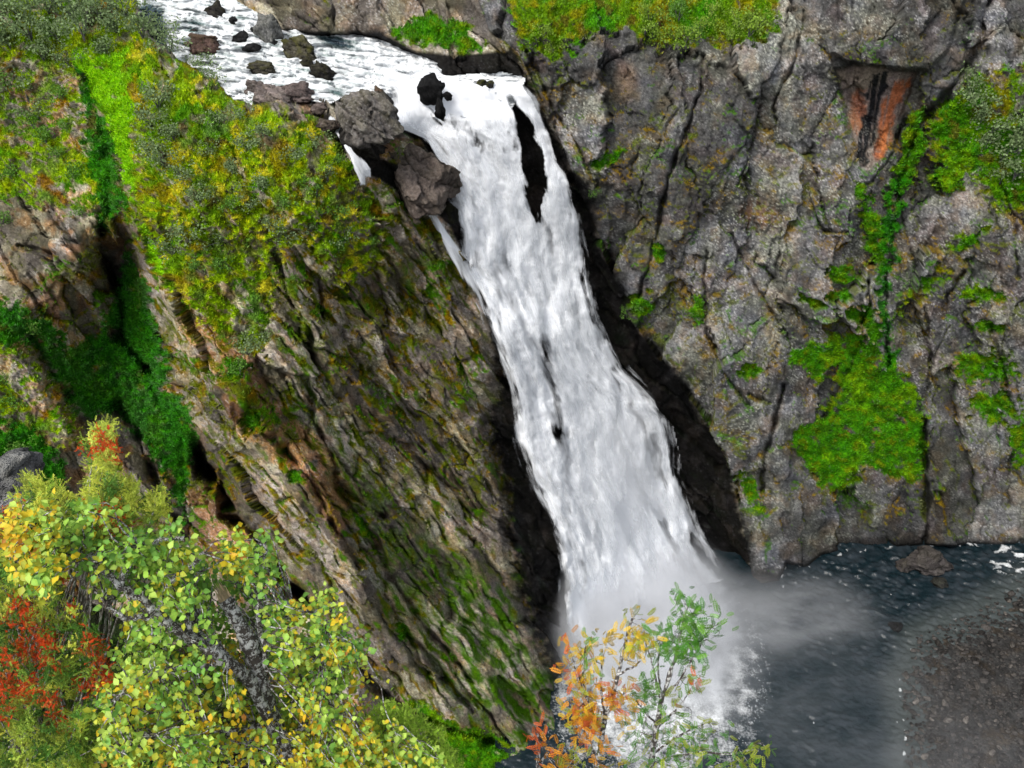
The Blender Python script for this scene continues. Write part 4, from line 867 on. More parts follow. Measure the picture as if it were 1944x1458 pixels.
# ------------------------------------------------------------------ foreground ground under the trees
tv = lambda u: np.interp(u, [-400, 0, 200, 400, 600, 800, 950, 1100, 1500, 1900], [1000, 1060, 1160, 1270, 1390, 1500, 1570, 1600, 1640, 1700])
a = np.linspace(-400, 1700, 220); b = np.linspace(0, 1, 90); AU, BV = np.meshgrid(a, b)
top = tv(AU); FV = top + BV * 900
FT = 10.5 - 4.2 * sstep(0, .8, BV)
FP = at_t(AU, FV, FT + .25 * fbm2(AU / 60, FV / 60, 601, 4))
sk = at_t(a, tv(a), np.full(a.shape, 10.5)); rows = [sk + np.array([0, dy, dz]) for dy, dz in ((2.5, -30), (1.6, -12), (.9, -4), (.35, -1.2))]
FP = np.concatenate([np.stack(rows), FP]); nr_ = FP.shape[0]
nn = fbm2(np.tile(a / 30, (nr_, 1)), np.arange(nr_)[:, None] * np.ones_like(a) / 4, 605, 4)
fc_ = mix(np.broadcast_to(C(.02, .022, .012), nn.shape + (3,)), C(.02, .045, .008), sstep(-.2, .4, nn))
link('hillside', make_mesh('hillside', FP.reshape(-1, 3), grid_faces(nr_, len(a)), fc_.reshape(-1, 3), True, M_ROCK), kind='structure')

# ------------------------------------------------------------------ foreground trees
def smooth_path(pts, n):
    pts = np.asarray(pts, float); t = np.linspace(0, 1, len(pts)); q = np.linspace(0, 1, n)
    # Catmull-Rom
    out = []
    for x in q:
        k = min(int(x * (len(pts) - 1)), len(pts) - 2); l = x * (len(pts) - 1) - k
        p0, p1, p2, p3 = pts[max(k - 1, 0)], pts[k], pts[k + 1], pts[min(k + 2, len(pts) - 1)]
        out.append(.5 * ((2 * p1) + (-p0 + p2) * l + (2 * p0 - 5 * p1 + 4 * p2 - p3) * l * l + (-p0 + 3 * p1 - 3 * p2 + p3) * l ** 3))
    return np.array(out)
def limb(pix, r0, r1, n=26, wob=.012):
    p = np.array([at_t(u, v, t) for u, v, t in pix]); q = smooth_path(p, n) + rng.normal(size=(n, 3)) * wob * .5
    return q, np.linspace(r0, r1, n) * (1 + .12 * rng.normal(size=n))
def in_poly(n, poly, seed=None):
    poly = np.array(poly, float); lo, hi = poly.min(0), poly.max(0); out = np.zeros((0, 2))
    while len(out) < n:
        c = rng.uniform(lo, hi, (n * 3, 2)); out = np.concatenate([out, c[poly_sd(c[:, 0], c[:, 1], poly, 20) > 0]])
    return out[:n]
def birch_leaf(cv, size=.0230):
    s = size; v = np.array([[0, 0, 0], [-.75, .7, .18], [-.55, 1.25, .16], [0, 2.0, -.12], [.55, 1.25, .16], [.75, .7, .18], [0, .9, 0]]) * s
    f = np.array([[0, 6, 1], [1, 6, 2], [2, 6, 3], [3, 6, 4], [4, 6, 5], [5, 6, 0]])
    c = np.repeat(np.array([cv]), 7, 0) * np.array([1, .92, .95, .8, .95, .92, 1.1])[:, None]; return v, f, c
def basis(d, up=(0, 0, 1)):
    d = d / (np.linalg.norm(d, axis=1, keepdims=True) + 1e-9); n = np.cross(d, np.asarray(up) + rng.normal(size=d.shape) * .55); n /= np.linalg.norm(n, axis=1, keepdims=True) + 1e-9
    return n, d, np.cross(n, d)    # x, y (tip direction), z
def stamp(tv_, tf, tc_, pos, X, Yd, Zd, scale, colmul):
    n = len(pos); k = len(tv_)
    v = pos[:, None] + scale[:, None, None] * (tv_[None, :, 0:1] * X[:, None] + tv_[None, :, 1:2] * Yd[:, None] + tv_[None, :, 2:3] * Zd[:, None])
    f = (tf[None] + (np.arange(n) * k)[:, None, None]).reshape(-1, tf.shape[1]); c = (tc_[None] * colmul[:, None]).reshape(-1, 3)
    return v.reshape(-1, 3), f, c
def nearest(pts, ref):
    d = ((pts[:, None] - ref[None]) ** 2).sum(-1); return d.argmin(1)

# ---- birch
limbs = [limb([(620,1700,6.9),(590,1520,6.4),(540,1420,6.0),(505,1330,5.8),(480,1240,5.6),(452,1180,5.5),(428,1138,5.45)], .072, .043, 50, .003),
 limb([(545,1430,6.0),(470,1290,5.6),(420,1250,5.4),(372,1217,5.3),(326,1189,5.2),(288,1152,5.1),(240,1120,5.05),(200,1085,5.0),(170,1052,5.0)], .045, .012, 50, .01),
 limb([(390,1230,5.4),(340,1195,5.3),(288,1176,5.2),(233,1171,5.1),(205,1150,5.1)], .028, .008, 26), limb([(447,1273,5.5),(420,1235,5.5),(385,1208,5.4),(370,1190,5.4),(400,1180,5.4)], .03, .008, 26),
 limb([(520,1370,5.9),(420,1390,5.6),(370,1340,5.5),(365,1290,5.4),(400,1265,5.4),(440,1250,5.4)], .025, .008, 26), limb([(540,1420,6.0),(600,1340,6.0),(610,1260,5.9),(620,1200,5.8)], .03, .008, 26),
 limb([(600,1330,6.0),(650,1270,6.1),(690,1240,6.1)], .018, .006, 20), limb([(500,1340,5.8),(500,1240,5.6),(490,1150,5.5),(500,1080,5.4),(505,1040,5.3)], .02, .006, 24),
 limb([(480,1230,5.6),(530,1180,5.7),(580,1160,5.8),(640,1160,5.9)], .018, .006, 20), limb([(300,1160,5.1),(330,1100,5.1),(370,1070,5.1),(385,1050,5.1)], .016, .005, 20),
 limb([(230,1115,5.05),(250,1060,5.0),(290,1030,5.0),(350,1020,5.0)], .014, .005, 20), limb([(400,1265,5.4),(330,1270,5.2),(260,1290,5.0),(220,1330,4.9)], .02, .006, 22), limb([(520,1380,5.9),(400,1420,5.5),(300,1400,5.2),(230,1430,5.0)], .025, .007, 22),
 limb([(560,1450,6.1),(640,1410,6.2),(720,1400,6.3)], .02, .006, 20), limb([(180,1060,5.0),(130,1040,5.0),(80,1010,5.0),(40,1030,5.0)], .014, .005, 20), limb([(372,1217,5.3),(345,1150,5.25),(365,1110,5.2),(380,1085,5.2)], .016, .005, 18)]
birch = empty('birch_tree', tuple(at_t(620, 1700, 6.9)), label='lichen crusted birch with a snapped trunk and green and yellow leaves in the foreground', category='tree')
BI = Matrix.Translation(-birch.location)
def child(name, me, par, inv, **kw):
    o = link(name, me, par, **kw); o.matrix_parent_inverse = inv; return o
v, f = tubes(limbs[:1], 12); child('trunk', make_mesh('trunk', v, f, np.full((len(v), 3), .045) * np.array([1.2, 1, .85]), True, M_BARK), birch, BI)
# pale splintered wood at the break
tipc = limbs[0][0][-1]; tdir = limbs[0][0][-1] - limbs[0][0][-4]; tdir /= np.linalg.norm(tdir)
sv_, sf_, sc_ = [], [], []
for k in range(40):
    a_ = rng.uniform(0, 6.28); rr = rng.uniform(0, .05); b_ = tipc + rr * (np.cos(a_) * np.array([1, 0, 0]) + np.sin(a_) * np.array([0, .6, .6])) - tdir * .03
    s_ = rng.uniform(.007, .016); L_ = rng.uniform(.05, .16); q = np.array([b_ - [s_, 0, 0], b_ + [s_, 0, 0], b_ + [0, s_, s_], b_ + tdir * L_ + rng.normal(size=3) * .008])
    o_ = len(sv_) * 4; sv_.append(q); sf_ += [[o_, o_ + 1, o_ + 3], [o_ + 1, o_ + 2, o_ + 3], [o_ + 2, o_, o_ + 3]]; sc_.append(np.repeat([[.78, .62, .40]], 4, 0) * rng.uniform(.7, 1.1))
child('broken_wood', make_mesh('broken_wood', np.concatenate(sv_), np.array(sf_), np.concatenate(sc_), False, M_LEAF), birch, BI)
for q in limbs[1:]:
    v, f = tubes([q], 8); child('branch', make_mesh('branch', v, f, np.full((len(v), 3), .05) * np.array([1.2, 1, .85]), True, M_BARK), birch, BI)
# flakes of lichen on trunk and limbs
fv, ff, fcx = [], [], []
pos, nrm, sc3 = [], [], []
for (pth, rad), cnt in zip(limbs, [800, 1300] + [380] * 14):
    k = rng.integers(0, len(pth) - 1, cnt); l = rng.random((cnt, 1)); p = pth[k] * (1 - l) + pth[k + 1] * l; tg = pth[k + 1] - pth[k]
    n = np.cross(tg, rng.normal(size=(cnt, 3))); n /= np.linalg.norm(n, axis=1, keepdims=True) + 1e-9
    pos.append(p + n * rad[k][:, None] * 1.02); nrm.append(n); sc3.append(rng.uniform(.5, 1.3, cnt) * np.clip(rad[k] * 8, .25, .55))
pos = np.concatenate(pos); nrm = np.concatenate(nrm); sc3 = np.concatenate(sc3)
X_, Y_, Z_ = basis(np.cross(nrm, rng.normal(size=nrm.shape)))
fl = np.array([[-.5, -.4, 0], [.5, -.5, .2], [.4, .5, 0], [-.4, .5, .25]]) * .028
v, f, c = stamp(fl, np.array([[0, 1, 2], [0, 2, 3]]), np.full((4, 3), .52), pos + nrm * .006, np.cross(nrm, Y_), Y_, nrm, sc3, rng.uniform(.55, 1.15, (len(pos), 3)) * np.array([[1, 1, .97]]) * 1.0)
c = np.repeat(rng.uniform(.5, 1.1, (len(pos), 1)), 4, 0) * np.array([[.53, .53, .52]])
child('lichen', make_mesh('lichen', v, f, c, False, M_LEAF), birch, BI, kind='stuff')
ref = np.concatenate([q[0] for q in limbs[1:]])
BIRCH = [(110,1000),(150,950),(200,960),(250,1010),(290,1000),(345,985),(362,1040),(398,1078),(425,1015),(455,1005),(470,1030),(505,998),(528,1055),(516,1105),(490,1130),(560,1160),(612,1112),(632,1128),(655,1150),(662,1212),(700,1198),(692,1250),(688,1290),(672,1340),(650,1390),(700,1470),(200,1470),(190,1400),(160,1330),(210,1290),(228,1180),(200,1120),(150,1070)]
cl = np.concatenate([in_poly(830, BIRCH), in_poly(130, [(20,980),(90,960),(110,1080),(90,1140),(30,1110)]), in_poly(90, [(380,1180),(680,1230),(690,1330),(600,1458),(300,1458)]), in_poly(110, [(680,1380),(760,1395),(840,1440),(860,1475),(640,1475)]), in_poly(60, [(250,1040),(350,1030),(400,1100),(380,1180),(300,1150)])])
cl = cl[~((np.abs(cl[:, 0] - np.interp(cl[:, 1], [1120, 1400], [420, 540])) < 24) & (cl[:, 1] > 1118) & (cl[:, 1] < 1330) & (rng.random(len(cl)) < .85))]
cd = 5.0 + (cl[:, 0] / 700) * 1.0 + rng.uniform(-.55, .75, len(cl))
nt_ = (np.abs(cl[:, 0] - np.interp(cl[:, 1], [1120, 1200, 1400], [425, 460, 535])) < 48) & (cl[:, 1] > 1105) & (cl[:, 1] < 1400); cd = np.where(nt_, rng.uniform(5.95, 6.5, len(cl)), cd)
cpos = at_t(cl[:, 0], cl[:, 1], cd)
nn_ = nearest(cpos, ref); twigs = []; LP, LD, LU = [], [], []
for k in range(len(cpos)):
    b_, e_ = ref[nn_[k]], cpos[k]; L_ = np.linalg.norm(e_ - b_)
    m1 = b_ + (e_ - b_) * .4 + np.array([0, 0, .12 * L_]) + rng.normal(size=3) * .06 * L_; m2 = b_ + (e_ - b_) * .75 + rng.normal(size=3) * .05 * L_ + np.array([0, 0, .08 * L_])
    pth = smooth_path([b_, m1, m2, e_], 9); twigs.append((pth, np.linspace(.006, .0018, 9)))
    nl = rng.integers(11, 20); q = np.clip(rng.beta(2.4, 1.1, nl), .3, 1) * 8; i0 = np.minimum(q.astype(int), 7); lp = pth[i0] + (pth[i0 + 1] - pth[i0]) * (q - i0)[:, None]
    LP.append(lp + rng.normal(size=(nl, 3)) * .036); LD.append(rng.normal(size=(nl, 3)) * .9 + np.array([0, -.25, -.25]) + (e_ - b_) / (L_ + .01) * .5); LU.append(np.repeat(cl[k][None], nl, 0))
v, f = tubes(twigs, 4); child('twigs', make_mesh('twigs', v, f, np.full((len(v), 3), .07) * np.array([1.1, .9, .8]), True, M_BARK), birch, BI, kind='stuff')
LP = np.concatenate(LP); LD = np.concatenate(LD); LU = np.concatenate(LU); nL = len(LP)
def pix(p):
    q = p - np.array([0, 0, HC]); zc = q @ np.array([0, cp, -sp]); return 972 + FPX * q[:, 0] / zc, 729 - FPX * (q @ np.array([0, sp, cp])) / zc, zc
pu, pv, pz = pix(LP); keep = np.ones(nL, bool)
for li_, (pad, prob) in {0: (24, .97), 1: (13, .7), 2: (9, .6), 3: (10, .6), 5: (8, .5), 4: (8, .5)}.items():
    tu, tv2, tz = pix(limbs[li_][0]); dl = line_d(pu, pv, np.stack([tu, tv2], 1), 60); zl = np.interp(pv, np.sort(tv2), tz[np.argsort(tv2)])
    keep &= ~((dl < pad) & (rng.random(nL) < prob) & (pv < (1300 if li_ == 0 else 1440)) & (pz < zl + .12))
LP, LD, LU = LP[keep], LD[keep], LU[keep]; nL = len(LP)
yw = np.clip(.30 + .30 * fbm2(LU[:, 0] / 60, LU[:, 1] / 60, 701, 3) * 2 + .25 * sstep(1150, 1400, LU[:, 1]) + .35 * (LU[:, 0] < 120) + .35 * np.exp(-((LU[:, 0] - 585) ** 2 + (LU[:, 1] - 1375) ** 2) / 900.), 0, 1)
pal = np.array([(.20, .42, .07), (.32, .54, .07), (.46, .64, .11), (.52, .56, .05), (.74, .56, .03), (.74, .45, .03), (.6, .26, .05)])
pi_ = np.clip((yw * 5.2 + rng.normal(size=nL) * .9), 0, 6).astype(int)
# facing: leaf plates turned roughly to the sky and the viewer
Xn, Yn, Zn = basis(LD, (.0, -.5, .9))
zz = np.array([0, -.55, .83]) + rng.normal(size=(nL, 3)) * .5; zz /= np.linalg.norm(zz, axis=1, keepdims=True)
Xn = np.cross(Yn, zz); Xn /= np.linalg.norm(Xn, axis=1, keepdims=True) + 1e-9; Zn = np.cross(Xn, Yn)
lsz = rng.uniform(.6, 1.3, nL)
order = np.argsort(np.linalg.norm(LP - np.array([0, 0, HC]), axis=1) / lsz)
solo, rest = order[:300], order[300:]
LV, LF, LC = birch_leaf(np.ones(3))
leaf_me = [make_mesh('leaf', LV, LF, LC * np.array(pal[i]) * j, False, M_LEAF) for i in range(7) for j in (.85, 1.1)]
for i in solo:
    o = link('leaf', leaf_me[pi_[i] * 2 + int(rng.integers(0, 2))], birch)
    M = Matrix([list(Xn[i]) + [0], list(Yn[i]) + [0], list(Zn[i]) + [0], [0, 0, 0, 1]]).transposed(); M = Matrix.Translation(Vector(LP[i])) @ M @ Matrix.Scale(float(lsz[i]), 4)
    o.matrix_parent_inverse = BI; o.matrix_basis = M
v, f, c = stamp(LV, LF, LC, LP[rest], Xn[rest], Yn[rest], Zn[rest], lsz[rest], pal[pi_[rest]] * rng.uniform(.75, 1.2, (len(rest), 1)))
child('leaves', make_mesh('leaves', v, f, c, False, M_LEAF), birch, BI, kind='stuff')
print('birch', nL, time.time() - T0)

# ---- juniper: shoots of short needles
def shoot_tpl(seed, n=17):
    r = np.random.default_rng(seed); V_, F_ = [], []
    for i in range(n):
        y = i / n * .042; a_ = i * 2.4; k_ = 1 - .35 * i / n; d = np.array([math.cos(a_) * .9, .7, math.sin(a_) * .9]) * r.uniform(.009, .013) * k_; s_ = np.array([-math.sin(a_), 0, math.cos(a_)]) * .0026
        b_ = np.array([0, y, 0]); k = len(V_); V_ += [b_ - s_, b_ + s_, b_ + d]; F_.append([k, k + 1, k + 2])
    return np.array(V_), np.array(F_)
SV, SF = shoot_tpl(1)
def juniper(name, label, polys, n, t0, t1, base_px, palf, redspots=()):
    e = empty(name, tuple(at_t(*base_px)), label=label, category='shrub'); inv = Matrix.Translation(-e.location)
    fr_ = np.array([c for c, _ in polys], object)
    pts = np.concatenate([in_poly(int(n * wt), pl) for pl, wt in polys])
    # sprays: clumps of shoots
    rng.shuffle(pts); ncl = len(pts) // 8; cc_ = pts[:ncl]; dd = rng.uniform(t0, t1, ncl); cw = at_t(cc_[:, 0], cc_[:, 1], dd)
    base = np.array(e.location); br = []
    root = [at_t(base_px[0] + dx, base_px[1] - 120, base_px[2] - .3) for dx in (-60, 0, 60)]
    k = rng.choice(ncl, min(ncl, 150), replace=False)
    for i in k:
        s_ = root[int(rng.integers(0, 3))]; m_ = s_ * .45 + cw[i] * .55 + np.array([0, .1, -.1]) + rng.normal(size=3) * .06
        br.append((smooth_path([s_, m_, cw[i]], 10), np.linspace(.012, .003, 10)))
    v, f = tubes(br, 4); child('branches', make_mesh('branches', v, f, np.full((len(v), 3), .16) * np.array([1.1, .95, .85]), True, M_BARK), e, inv, kind='stuff')
    ns_ = ncl * 15; ci = np.repeat(np.arange(ncl), 15); clw = rng.uniform(.4, 1.2, ncl); tipd = rng.normal(size=(ncl, 3)) * .5 + np.array([.05, -.2, .8]); tipd /= np.linalg.norm(tipd, axis=1, keepdims=True)
    off = rng.normal(size=(ns_, 3)) * .021 * clw[ci][:, None] + tipd[ci] * rng.uniform(-.06, .06, (ns_, 1)); pos = cw[ci] + off; d = tipd[ci] + rng.normal(size=(ns_, 3)) * .45
    X, Yd, Zd = basis(d); cm = palf(cc_[ci], ns_)
    if len(redspots):
        rs = np.array(redspots, float); dd_ = np.min(np.hypot(cc_[:, None, 0] - rs[None, :, 0], cc_[:, None, 1] - rs[None, :, 1]) / rs[None, :, 2] + 0, 1)
        isr = (dd_ * .85 + rng.normal(size=ncl) * .35 < 1)[ci] & (rng.random(ns_) < .8); rc_ = np.where(rng.random((ns_, 1)) < .75, np.array([[.80, .10, .02]]), np.array([[.62, .24, .05]])) * rng.uniform(.6, 1.25, (ns_, 1))
        cm = np.where(isr[:, None], rc_, cm)
    v, f, c = stamp(SV, SF, np.ones((len(SV), 3)), pos, X, Yd, Zd, rng.uniform(.8, 1.4, ns_), cm)
    child('needles', make_mesh('needles', v, f, np.clip(c, 0, .8), False, M_LEAF), e, inv, kind='stuff')
    return e
def pal_j(p, n):
    k = np.clip(.35 + 1.5 * fbm2(p[:, 0] / 32, p[:, 1] / 32, 711, 3) + .5 * (p[:, 1] < 1060) - .25 * ((p[:, 1] > 1180) & (p[:, 1] < 1370)), 0, 1)[:, None]
    return (np.array([[.12, .28, .04]]) * (1 - k) + np.array([[.68, .78, .11]]) * k) * np.repeat(rng.uniform(.45, 1.25, (len(p) // 15 + 1, 1)), 15, 0)[:n] * rng.uniform(.8, 1.2, (n, 1))
RED = [(195,842,16),(210,857,12),(218,960,16),(200,985,22),(95,980,10),(15,985,22),(110,1010,10),(112,1022,12),(60,1060,10),(160,1100,22),(48,1150,22),(60,1205,26),(95,1215,22),(35,1240,20),(90,1250,14),(180,1245,26),(200,1275,22),(130,1100,14),(20,1290,26),(70,1300,16),(100,1330,14),(30,1180,10),(150,1150,12),(170,1300,20),(5,1330,20),(120,1370,10),(225,1000,10),(145,1050,12)]
juniper('juniper_shrub', 'tall juniper with red and yellow green sprays at the left edge', [([(-80,1010),(0,985),(60,905),(130,930),(140,1020),(110,1060),(130,1150),(190,1200),(215,1290),(190,1390),(200,1480),(-80,1480)], .72), ([(160,1040),(152,960),(180,910),(170,840),(205,800),(222,850),(212,890),(258,930),(255,975),(225,1030)], .16), ([(270,960),(310,930),(312,975),(285,990)], .02), ([(70,1380),(200,1375),(280,1400),(290,1480),(60,1480)], .10)], 15000, 5.0, 6.6, (60, 1640, 6.6), pal_j, RED)
def pal_j2(p, n): return np.array([[.46, .68, .08]]) * np.repeat(rng.uniform(.5, 1.25, (len(p) // 15 + 1, 1)), 15, 0)[:n] * rng.uniform(.8, 1.2, (n, 1))
juniper('juniper_shrub', 'bright yellow green juniper at the bottom edge right of the birch', [([(560,1480),(620,1420),(690,1370),(730,1340),(780,1350),(830,1385),(890,1480)], 1.0)], 4500, 6.0, 7.0, (720, 1660, 7.0), pal_j2, [(640,1440,8)])

# ---- rowans
def rowan_leaf():
    V_, F_, C_2 = [], [], []
    def leaflet(b_, d, L_, w_):
        s = np.array([-d[1], d[0], 0]); k = len(V_); V_.extend([b_, b_ + d * L_ * .45 + s * w_ + np.array([0, 0, .004]), b_ + d * L_ + np.array([0, 0, -.006]), b_ + d * L_ * .45 - s * w_ + np.array([0, 0, .004])]); F_.append([k, k + 1, k + 2, k + 3])
    for i in range(6):
        y = .03 + i * .026; L_ = .052 - abs(i - 2.5) * .004
        for sg in (-1, 1):
            d = np.array([sg * .86, .5, 0]); leaflet(np.array([0, y, 0]), d, L_, .0105)
    leaflet(np.array([0, .165, 0]), np.array([0, 1., 0]), .05, .008)
    k = len(V_); V_.extend([np.array([-.0012, 0, 0]), np.array([.0012, 0, 0]), np.array([.001, .165, 0]), np.array([-.001, .165, 0])]); F_.append([k, k + 1, k + 2, k + 3])
    v = np.array(V_); v[:, 2] -= v[:, 1] ** 2 * 1.6; return v, np.array(F_)
RVv, RFf = rowan_leaf()
def rowan(label, trunk, branches, regions, pals, jit=.05):
    base = at_t(*trunk[0]); e = empty('rowan_tree', tuple(base), label=label, category='tree'); inv = Matrix.Translation(-e.location)
    tr = limb(trunk, .035, .01, 30, .006); v, f = tubes([tr], 8); child('trunk', make_mesh('trunk', v, f, np.full((len(v), 3), .06) * np.array([1.1, .95, .85]), True, M_BARK), e, inv)
    bl = [limb(b_, .013, .004, 18, .008) for b_ in branches]
    for q in bl: v, f = tubes([q], 6); child('branch', make_mesh('branch', v, f, np.full((len(v), 3), .045) * np.array([1.2, .95, .8]), True, M_BARK), e, inv)
    ref_ = np.concatenate([tr[0][8:]] + [q[0] for q in bl]); tw = []; me_cache = {}; total = 0; rv_, rc_2 = [], []
    for poly, n, t0, t1, pk in regions:
        pt = in_poly(n, poly); w3 = at_t(pt[:, 0], pt[:, 1], rng.uniform(t0, t1, n)); nr2 = nearest(w3, ref_)
        for k in range(n):
            b_ = ref_[nr2[k]]; e_ = w3[k]; d = e_ - b_; L_ = np.linalg.norm(d) + 1e-6
            tw.append((smooth_path([b_, b_ + d * .5 + rng.normal(size=3) * .04, e_], 6), np.linspace(.004, .0012, 6)))
            for q in range(int(rng.integers(4, 8))):
                total += 1
                dd = d / L_ * .6 + rng.normal(size=3) * .6 + np.array([0, 0, -.1]); dd /= np.linalg.norm(dd); z = np.array([0, -.6, .7]) + rng.normal(size=3) * .5; x = np.cross(dd, z); x /= np.linalg.norm(x); z = np.cross(x, dd)
                ck = int(rng.choice(pk)); 
                if (ck, q) not in me_cache: me_cache[(ck, q)] = make_mesh('leaf', RVv, RFf, np.repeat([np.array(pals[ck]) * (.8 + .2 * q)], len(RVv), 0), False, M_LEAF)
                if total > 300:
                    sc_ = float(rng.uniform(.36, .60)); rv_.append((e_ + rng.normal(size=3) * .055 + sc_ * (RVv[:, 0:1] * x + RVv[:, 1:2] * dd + RVv[:, 2:3] * z))); rc_2.append(np.repeat([np.array(pals[ck]) * rng.uniform(.7, 1.25)], len(RVv), 0)); continue
                o = link('leaf', me_cache[(ck, q)], e); M = Matrix([list(x) + [0], list(dd) + [0], list(z) + [0], [0, 0, 0, 1]]).transposed()
                o.matrix_parent_inverse = inv; o.matrix_basis = Matrix.Translation(Vector(e_ + rng.normal(size=3) * .055)) @ M @ Matrix.Scale(float(rng.uniform(.36, .60)), 4)
    v, f = tubes(tw, 4); child('twigs', make_mesh('twigs', v, f, np.full((len(v), 3), .05) * np.array([1.2, .95, .8]), True, M_BARK), e, inv, kind='stuff')
    if rv_: child('leaves', make_mesh('leaves', np.concatenate(rv_), (RFf[None] + (np.arange(len(rv_)) * len(RVv))[:, None, None]).reshape(-1, 4), np.concatenate(rc_2), False, M_LEAF), e, inv, kind='stuff')
PR = [(.06, .20, .02), (.13, .30, .03), (.30, .36, .03), (.58, .40, .02), (.66, .28, .02), (.62, .13, .03)]
rowan('rowan tree turned yellow and orange in front of the spray', [(1120,1660,8.2),(1125,1530,8.0),(1135,1458,7.8),(1145,1380,7.7),(1160,1330,7.6),(1175,1270,7.5),(1190,1210,7.4),(1200,1175,7.3)],
 [[(1150,1370,7.7),(1140,1300,7.6),(1145,1250,7.5),(1150,1215,7.5)], [(1145,1390,7.7),(1120,1340,7.6),(1100,1290,7.6),(1085,1245,7.5)], [(1160,1330,7.6),(1180,1320,7.6),(1190,1310,7.5)], [(1140,1450,7.8),(1115,1400,7.7),(1100,1360,7.6)], [(1110,1330,7.6),(1108,1270,7.6),(1112,1225,7.5)], [(1170,1280,7.5),(1205,1265,7.4),(1222,1250,7.4)]],
 [([(1185,1225),(1190,1170),(1205,1160),(1228,1180),(1226,1225),(1200,1250)], 20, 7.2, 7.6, [3, 3, 2]), ([(1145,1230),(1148,1205),(1162,1210),(1160,1250)], 6, 7.3, 7.6, [3]), ([(1066,1232),(1085,1225),(1110,1260),(1105,1300),(1080,1280)], 12, 7.4, 7.7, [4, 3, 5]), ([(1100,1215),(1122,1215),(1130,1270),(1105,1275)], 8, 7.4, 7.7, [0, 1, 3]),
  ([(1085,1290),(1130,1290),(1140,1370),(1090,1400)], 26, 7.4, 7.8, [3, 2, 3, 4]), ([(1150,1300),(1185,1300),(1200,1340),(1170,1350)], 14, 7.4, 7.7, [4, 3, 5]), ([(1090,1350),(1130,1340),(1140,1400),(1110,1410)], 18, 7.4, 7.7, [5, 4, 4]), ([(1060,1440),(1110,1430),(1160,1400),(1170,1470),(1060,1470)], 14, 7.5, 7.9, [3, 4, 2])], PR)
rowan('green leaved rowan tree rising before the foot of the waterfall', [(1225,1680,8.4),(1230,1540,8.2),(1236,1458,8.0),(1245,1390,7.9),(1256,1330,7.8),(1275,1270,7.7),(1290,1210,7.6),(1305,1150,7.5)],
 [[(1262,1320,7.8),(1290,1290,7.7),(1320,1240,7.6),(1350,1190,7.5)], [(1256,1335,7.8),(1245,1290,7.7),(1232,1240,7.7),(1222,1200,7.6)], [(1285,1230,7.6),(1310,1220,7.6),(1345,1215,7.5)], [(1256,1340,7.8),(1250,1270,7.7),(1255,1215,7.6)], [(1240,1430,8.0),(1300,1390,7.9),(1350,1370,7.8)], [(1240,1450,8.0),(1310,1430,7.9),(1400,1430,7.8),(1440,1410,7.8)], [(1250,1380,7.9),(1215,1340,7.8),(1200,1320,7.8)], [(1250,1380,7.9),(1280,1350,7.8),(1305,1320,7.8)]],
 [([(1290,1140),(1310,1130),(1322,1150),(1320,1200),(1285,1190)], 18, 7.3, 7.7, [0, 1]), ([(1280,1180),(1330,1200),(1370,1160),(1372,1185),(1350,1220),(1310,1260),(1280,1250)], 30, 7.3, 7.7, [0, 0, 1]), ([(1245,1200),(1280,1200),(1285,1240),(1250,1230)], 10, 7.4, 7.8, [0, 1]), ([(1215,1300),(1240,1290),(1250,1350),(1210,1350)], 12, 7.5, 7.9, [0, 1]), ([(1280,1280),(1320,1290),(1310,1340),(1290,1350)], 7, 7.5, 7.9, [1, 2, 5]),
  ([(1200,1360),(1300,1350),(1390,1365),(1340,1420),(1360,1470),(1190,1470)], 46, 7.5, 8.1, [0, 1, 0, 2]), ([(1390,1440),(1445,1405),(1455,1420),(1400,1470),(1360,1470)], 14, 7.5, 8.0, [1, 2])], PR)
rowan('small sprig with shrivelled orange leaves at the bottom edge', [(1000,1680,8.4),(1010,1560,8.2),(1020,1480,8.0),(1022,1430,7.9),(1020,1395,7.8)], [[(1024,1450,8.0),(1040,1430,7.9),(1060,1420,7.8)]], [([(1008,1388),(1035,1388),(1042,1425),(1020,1430)], 6, 7.7, 7.9, [4, 5]), ([(1030,1445),(1070,1440),(1075,1470),(1030,1470)], 4, 7.7, 7.9, [4, 3])], PR)
# pale rock and ferny greenery at the far left
me = boulder_mesh('outcrop', .55, .5, .4, 333, .22, 4, .5, .15, tint=(1, 1, 1)); o = link('outcrop', me, label='pale grey lichened rock outcrop behind the juniper at the left edge', category='rock'); o.location = tuple(at_t(-5, 915, 9.0))
print('foreground', time.time() - T0)

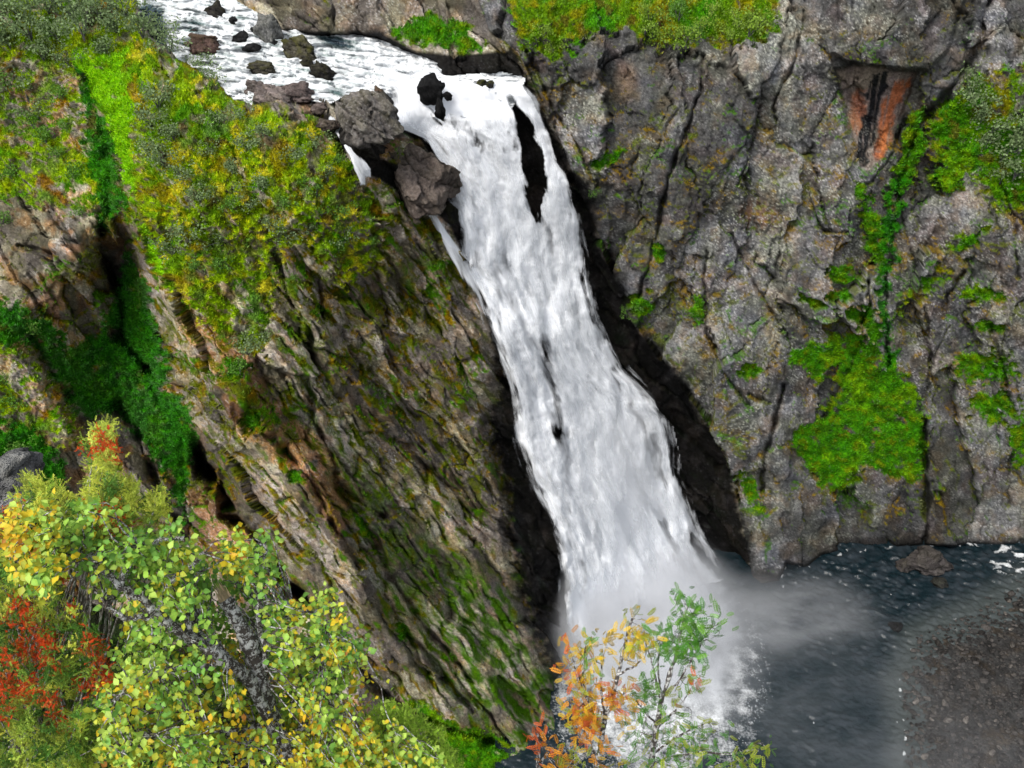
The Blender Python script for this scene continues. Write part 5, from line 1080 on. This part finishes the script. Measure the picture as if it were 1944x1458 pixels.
# ------------------------------------------------------------------ spray and mist
def mist(u, v, Yc, r, dens, seed, stretch=(1, 1, 1)):
    m, t, N, L = nodes('mist')
    tc = nd(t, 'ShaderNodeTexCoord'); le = nd(t, 'ShaderNodeVectorMath', operation='LENGTH'); L.new(tc.outputs['Object'], le.inputs[0])
    fall_ = nd(t, 'ShaderNodeMapRange'); fall_.interpolation_type = 'SMOOTHERSTEP'; fall_.inputs[1].default_value = 1.0; fall_.inputs[2].default_value = .05; L.new(le.outputs['Value'], fall_.inputs[0])
    no = nd(t, 'ShaderNodeTexNoise', Scale=2.2, Detail=3.0, Roughness=.6); mp = nd(t, 'ShaderNodeVectorMath', operation='ADD'); mp.inputs[1].default_value = (seed, seed * .7, 0); L.new(tc.outputs['Object'], mp.inputs[0]); L.new(mp.outputs[0], no.inputs['Vector'])
    nr3 = nd(t, 'ShaderNodeMapRange'); nr3.inputs[1].default_value = .38; nr3.inputs[2].default_value = .68; nr3.inputs[3].default_value = .12; nr3.inputs[4].default_value = 1.5; L.new(no.outputs['Fac'], nr3.inputs[0])
    mu = nd(t, 'ShaderNodeMath', operation='MULTIPLY'); L.new(fall_.outputs[0], mu.inputs[0]); L.new(nr3.outputs[0], mu.inputs[1])
    m2 = nd(t, 'ShaderNodeMath', operation='MULTIPLY'); m2.inputs[1].default_value = dens; L.new(mu.outputs[0], m2.inputs[0])
    pv = nd(t, 'ShaderNodeVolumePrincipled'); pv.inputs['Color'].default_value = (.97, .98, 1, 1); pv.inputs['Anisotropy'].default_value = .2; L.new(m2.outputs[0], pv.inputs['Density'])
    o_ = nd(t, 'ShaderNodeOutputMaterial'); L.new(pv.outputs[0], o_.inputs['Volume'])
    iv2, if2 = ICO[2]; me = make_mesh('mist', iv2 * 1.02, if2, None, True, m)
    o = link('mist', me, kind='stuff'); c = at_y(float(u), float(v), Yc); o.location = tuple(c); o.scale = tuple(r * np.array(stretch))
    return o
mist(1215, 1175, 142, 37, .36, 1.3, (1.1, .9, .75)); mist(1320, 1290, 129, 31, .18, 5.1, (.9, 1, .55)); mist(1490, 1165, 143, 30, .08, 8.7, (1.3, .7, .3)); mist(1170, 930, 154, 26, .08, 12.4, (.62, .4, 1.6)); mist(1750, 1440, 102, 44, .016, 3.3, (1.2, 1, .4)); mist(1460, 1340, 120, 34, .025, 7.3, (1.1, 1, .4))
mist(1110, 1180, 140, 20, .22, 17.3, (.8, .8, 1.2))
print('done', time.time() - T0)
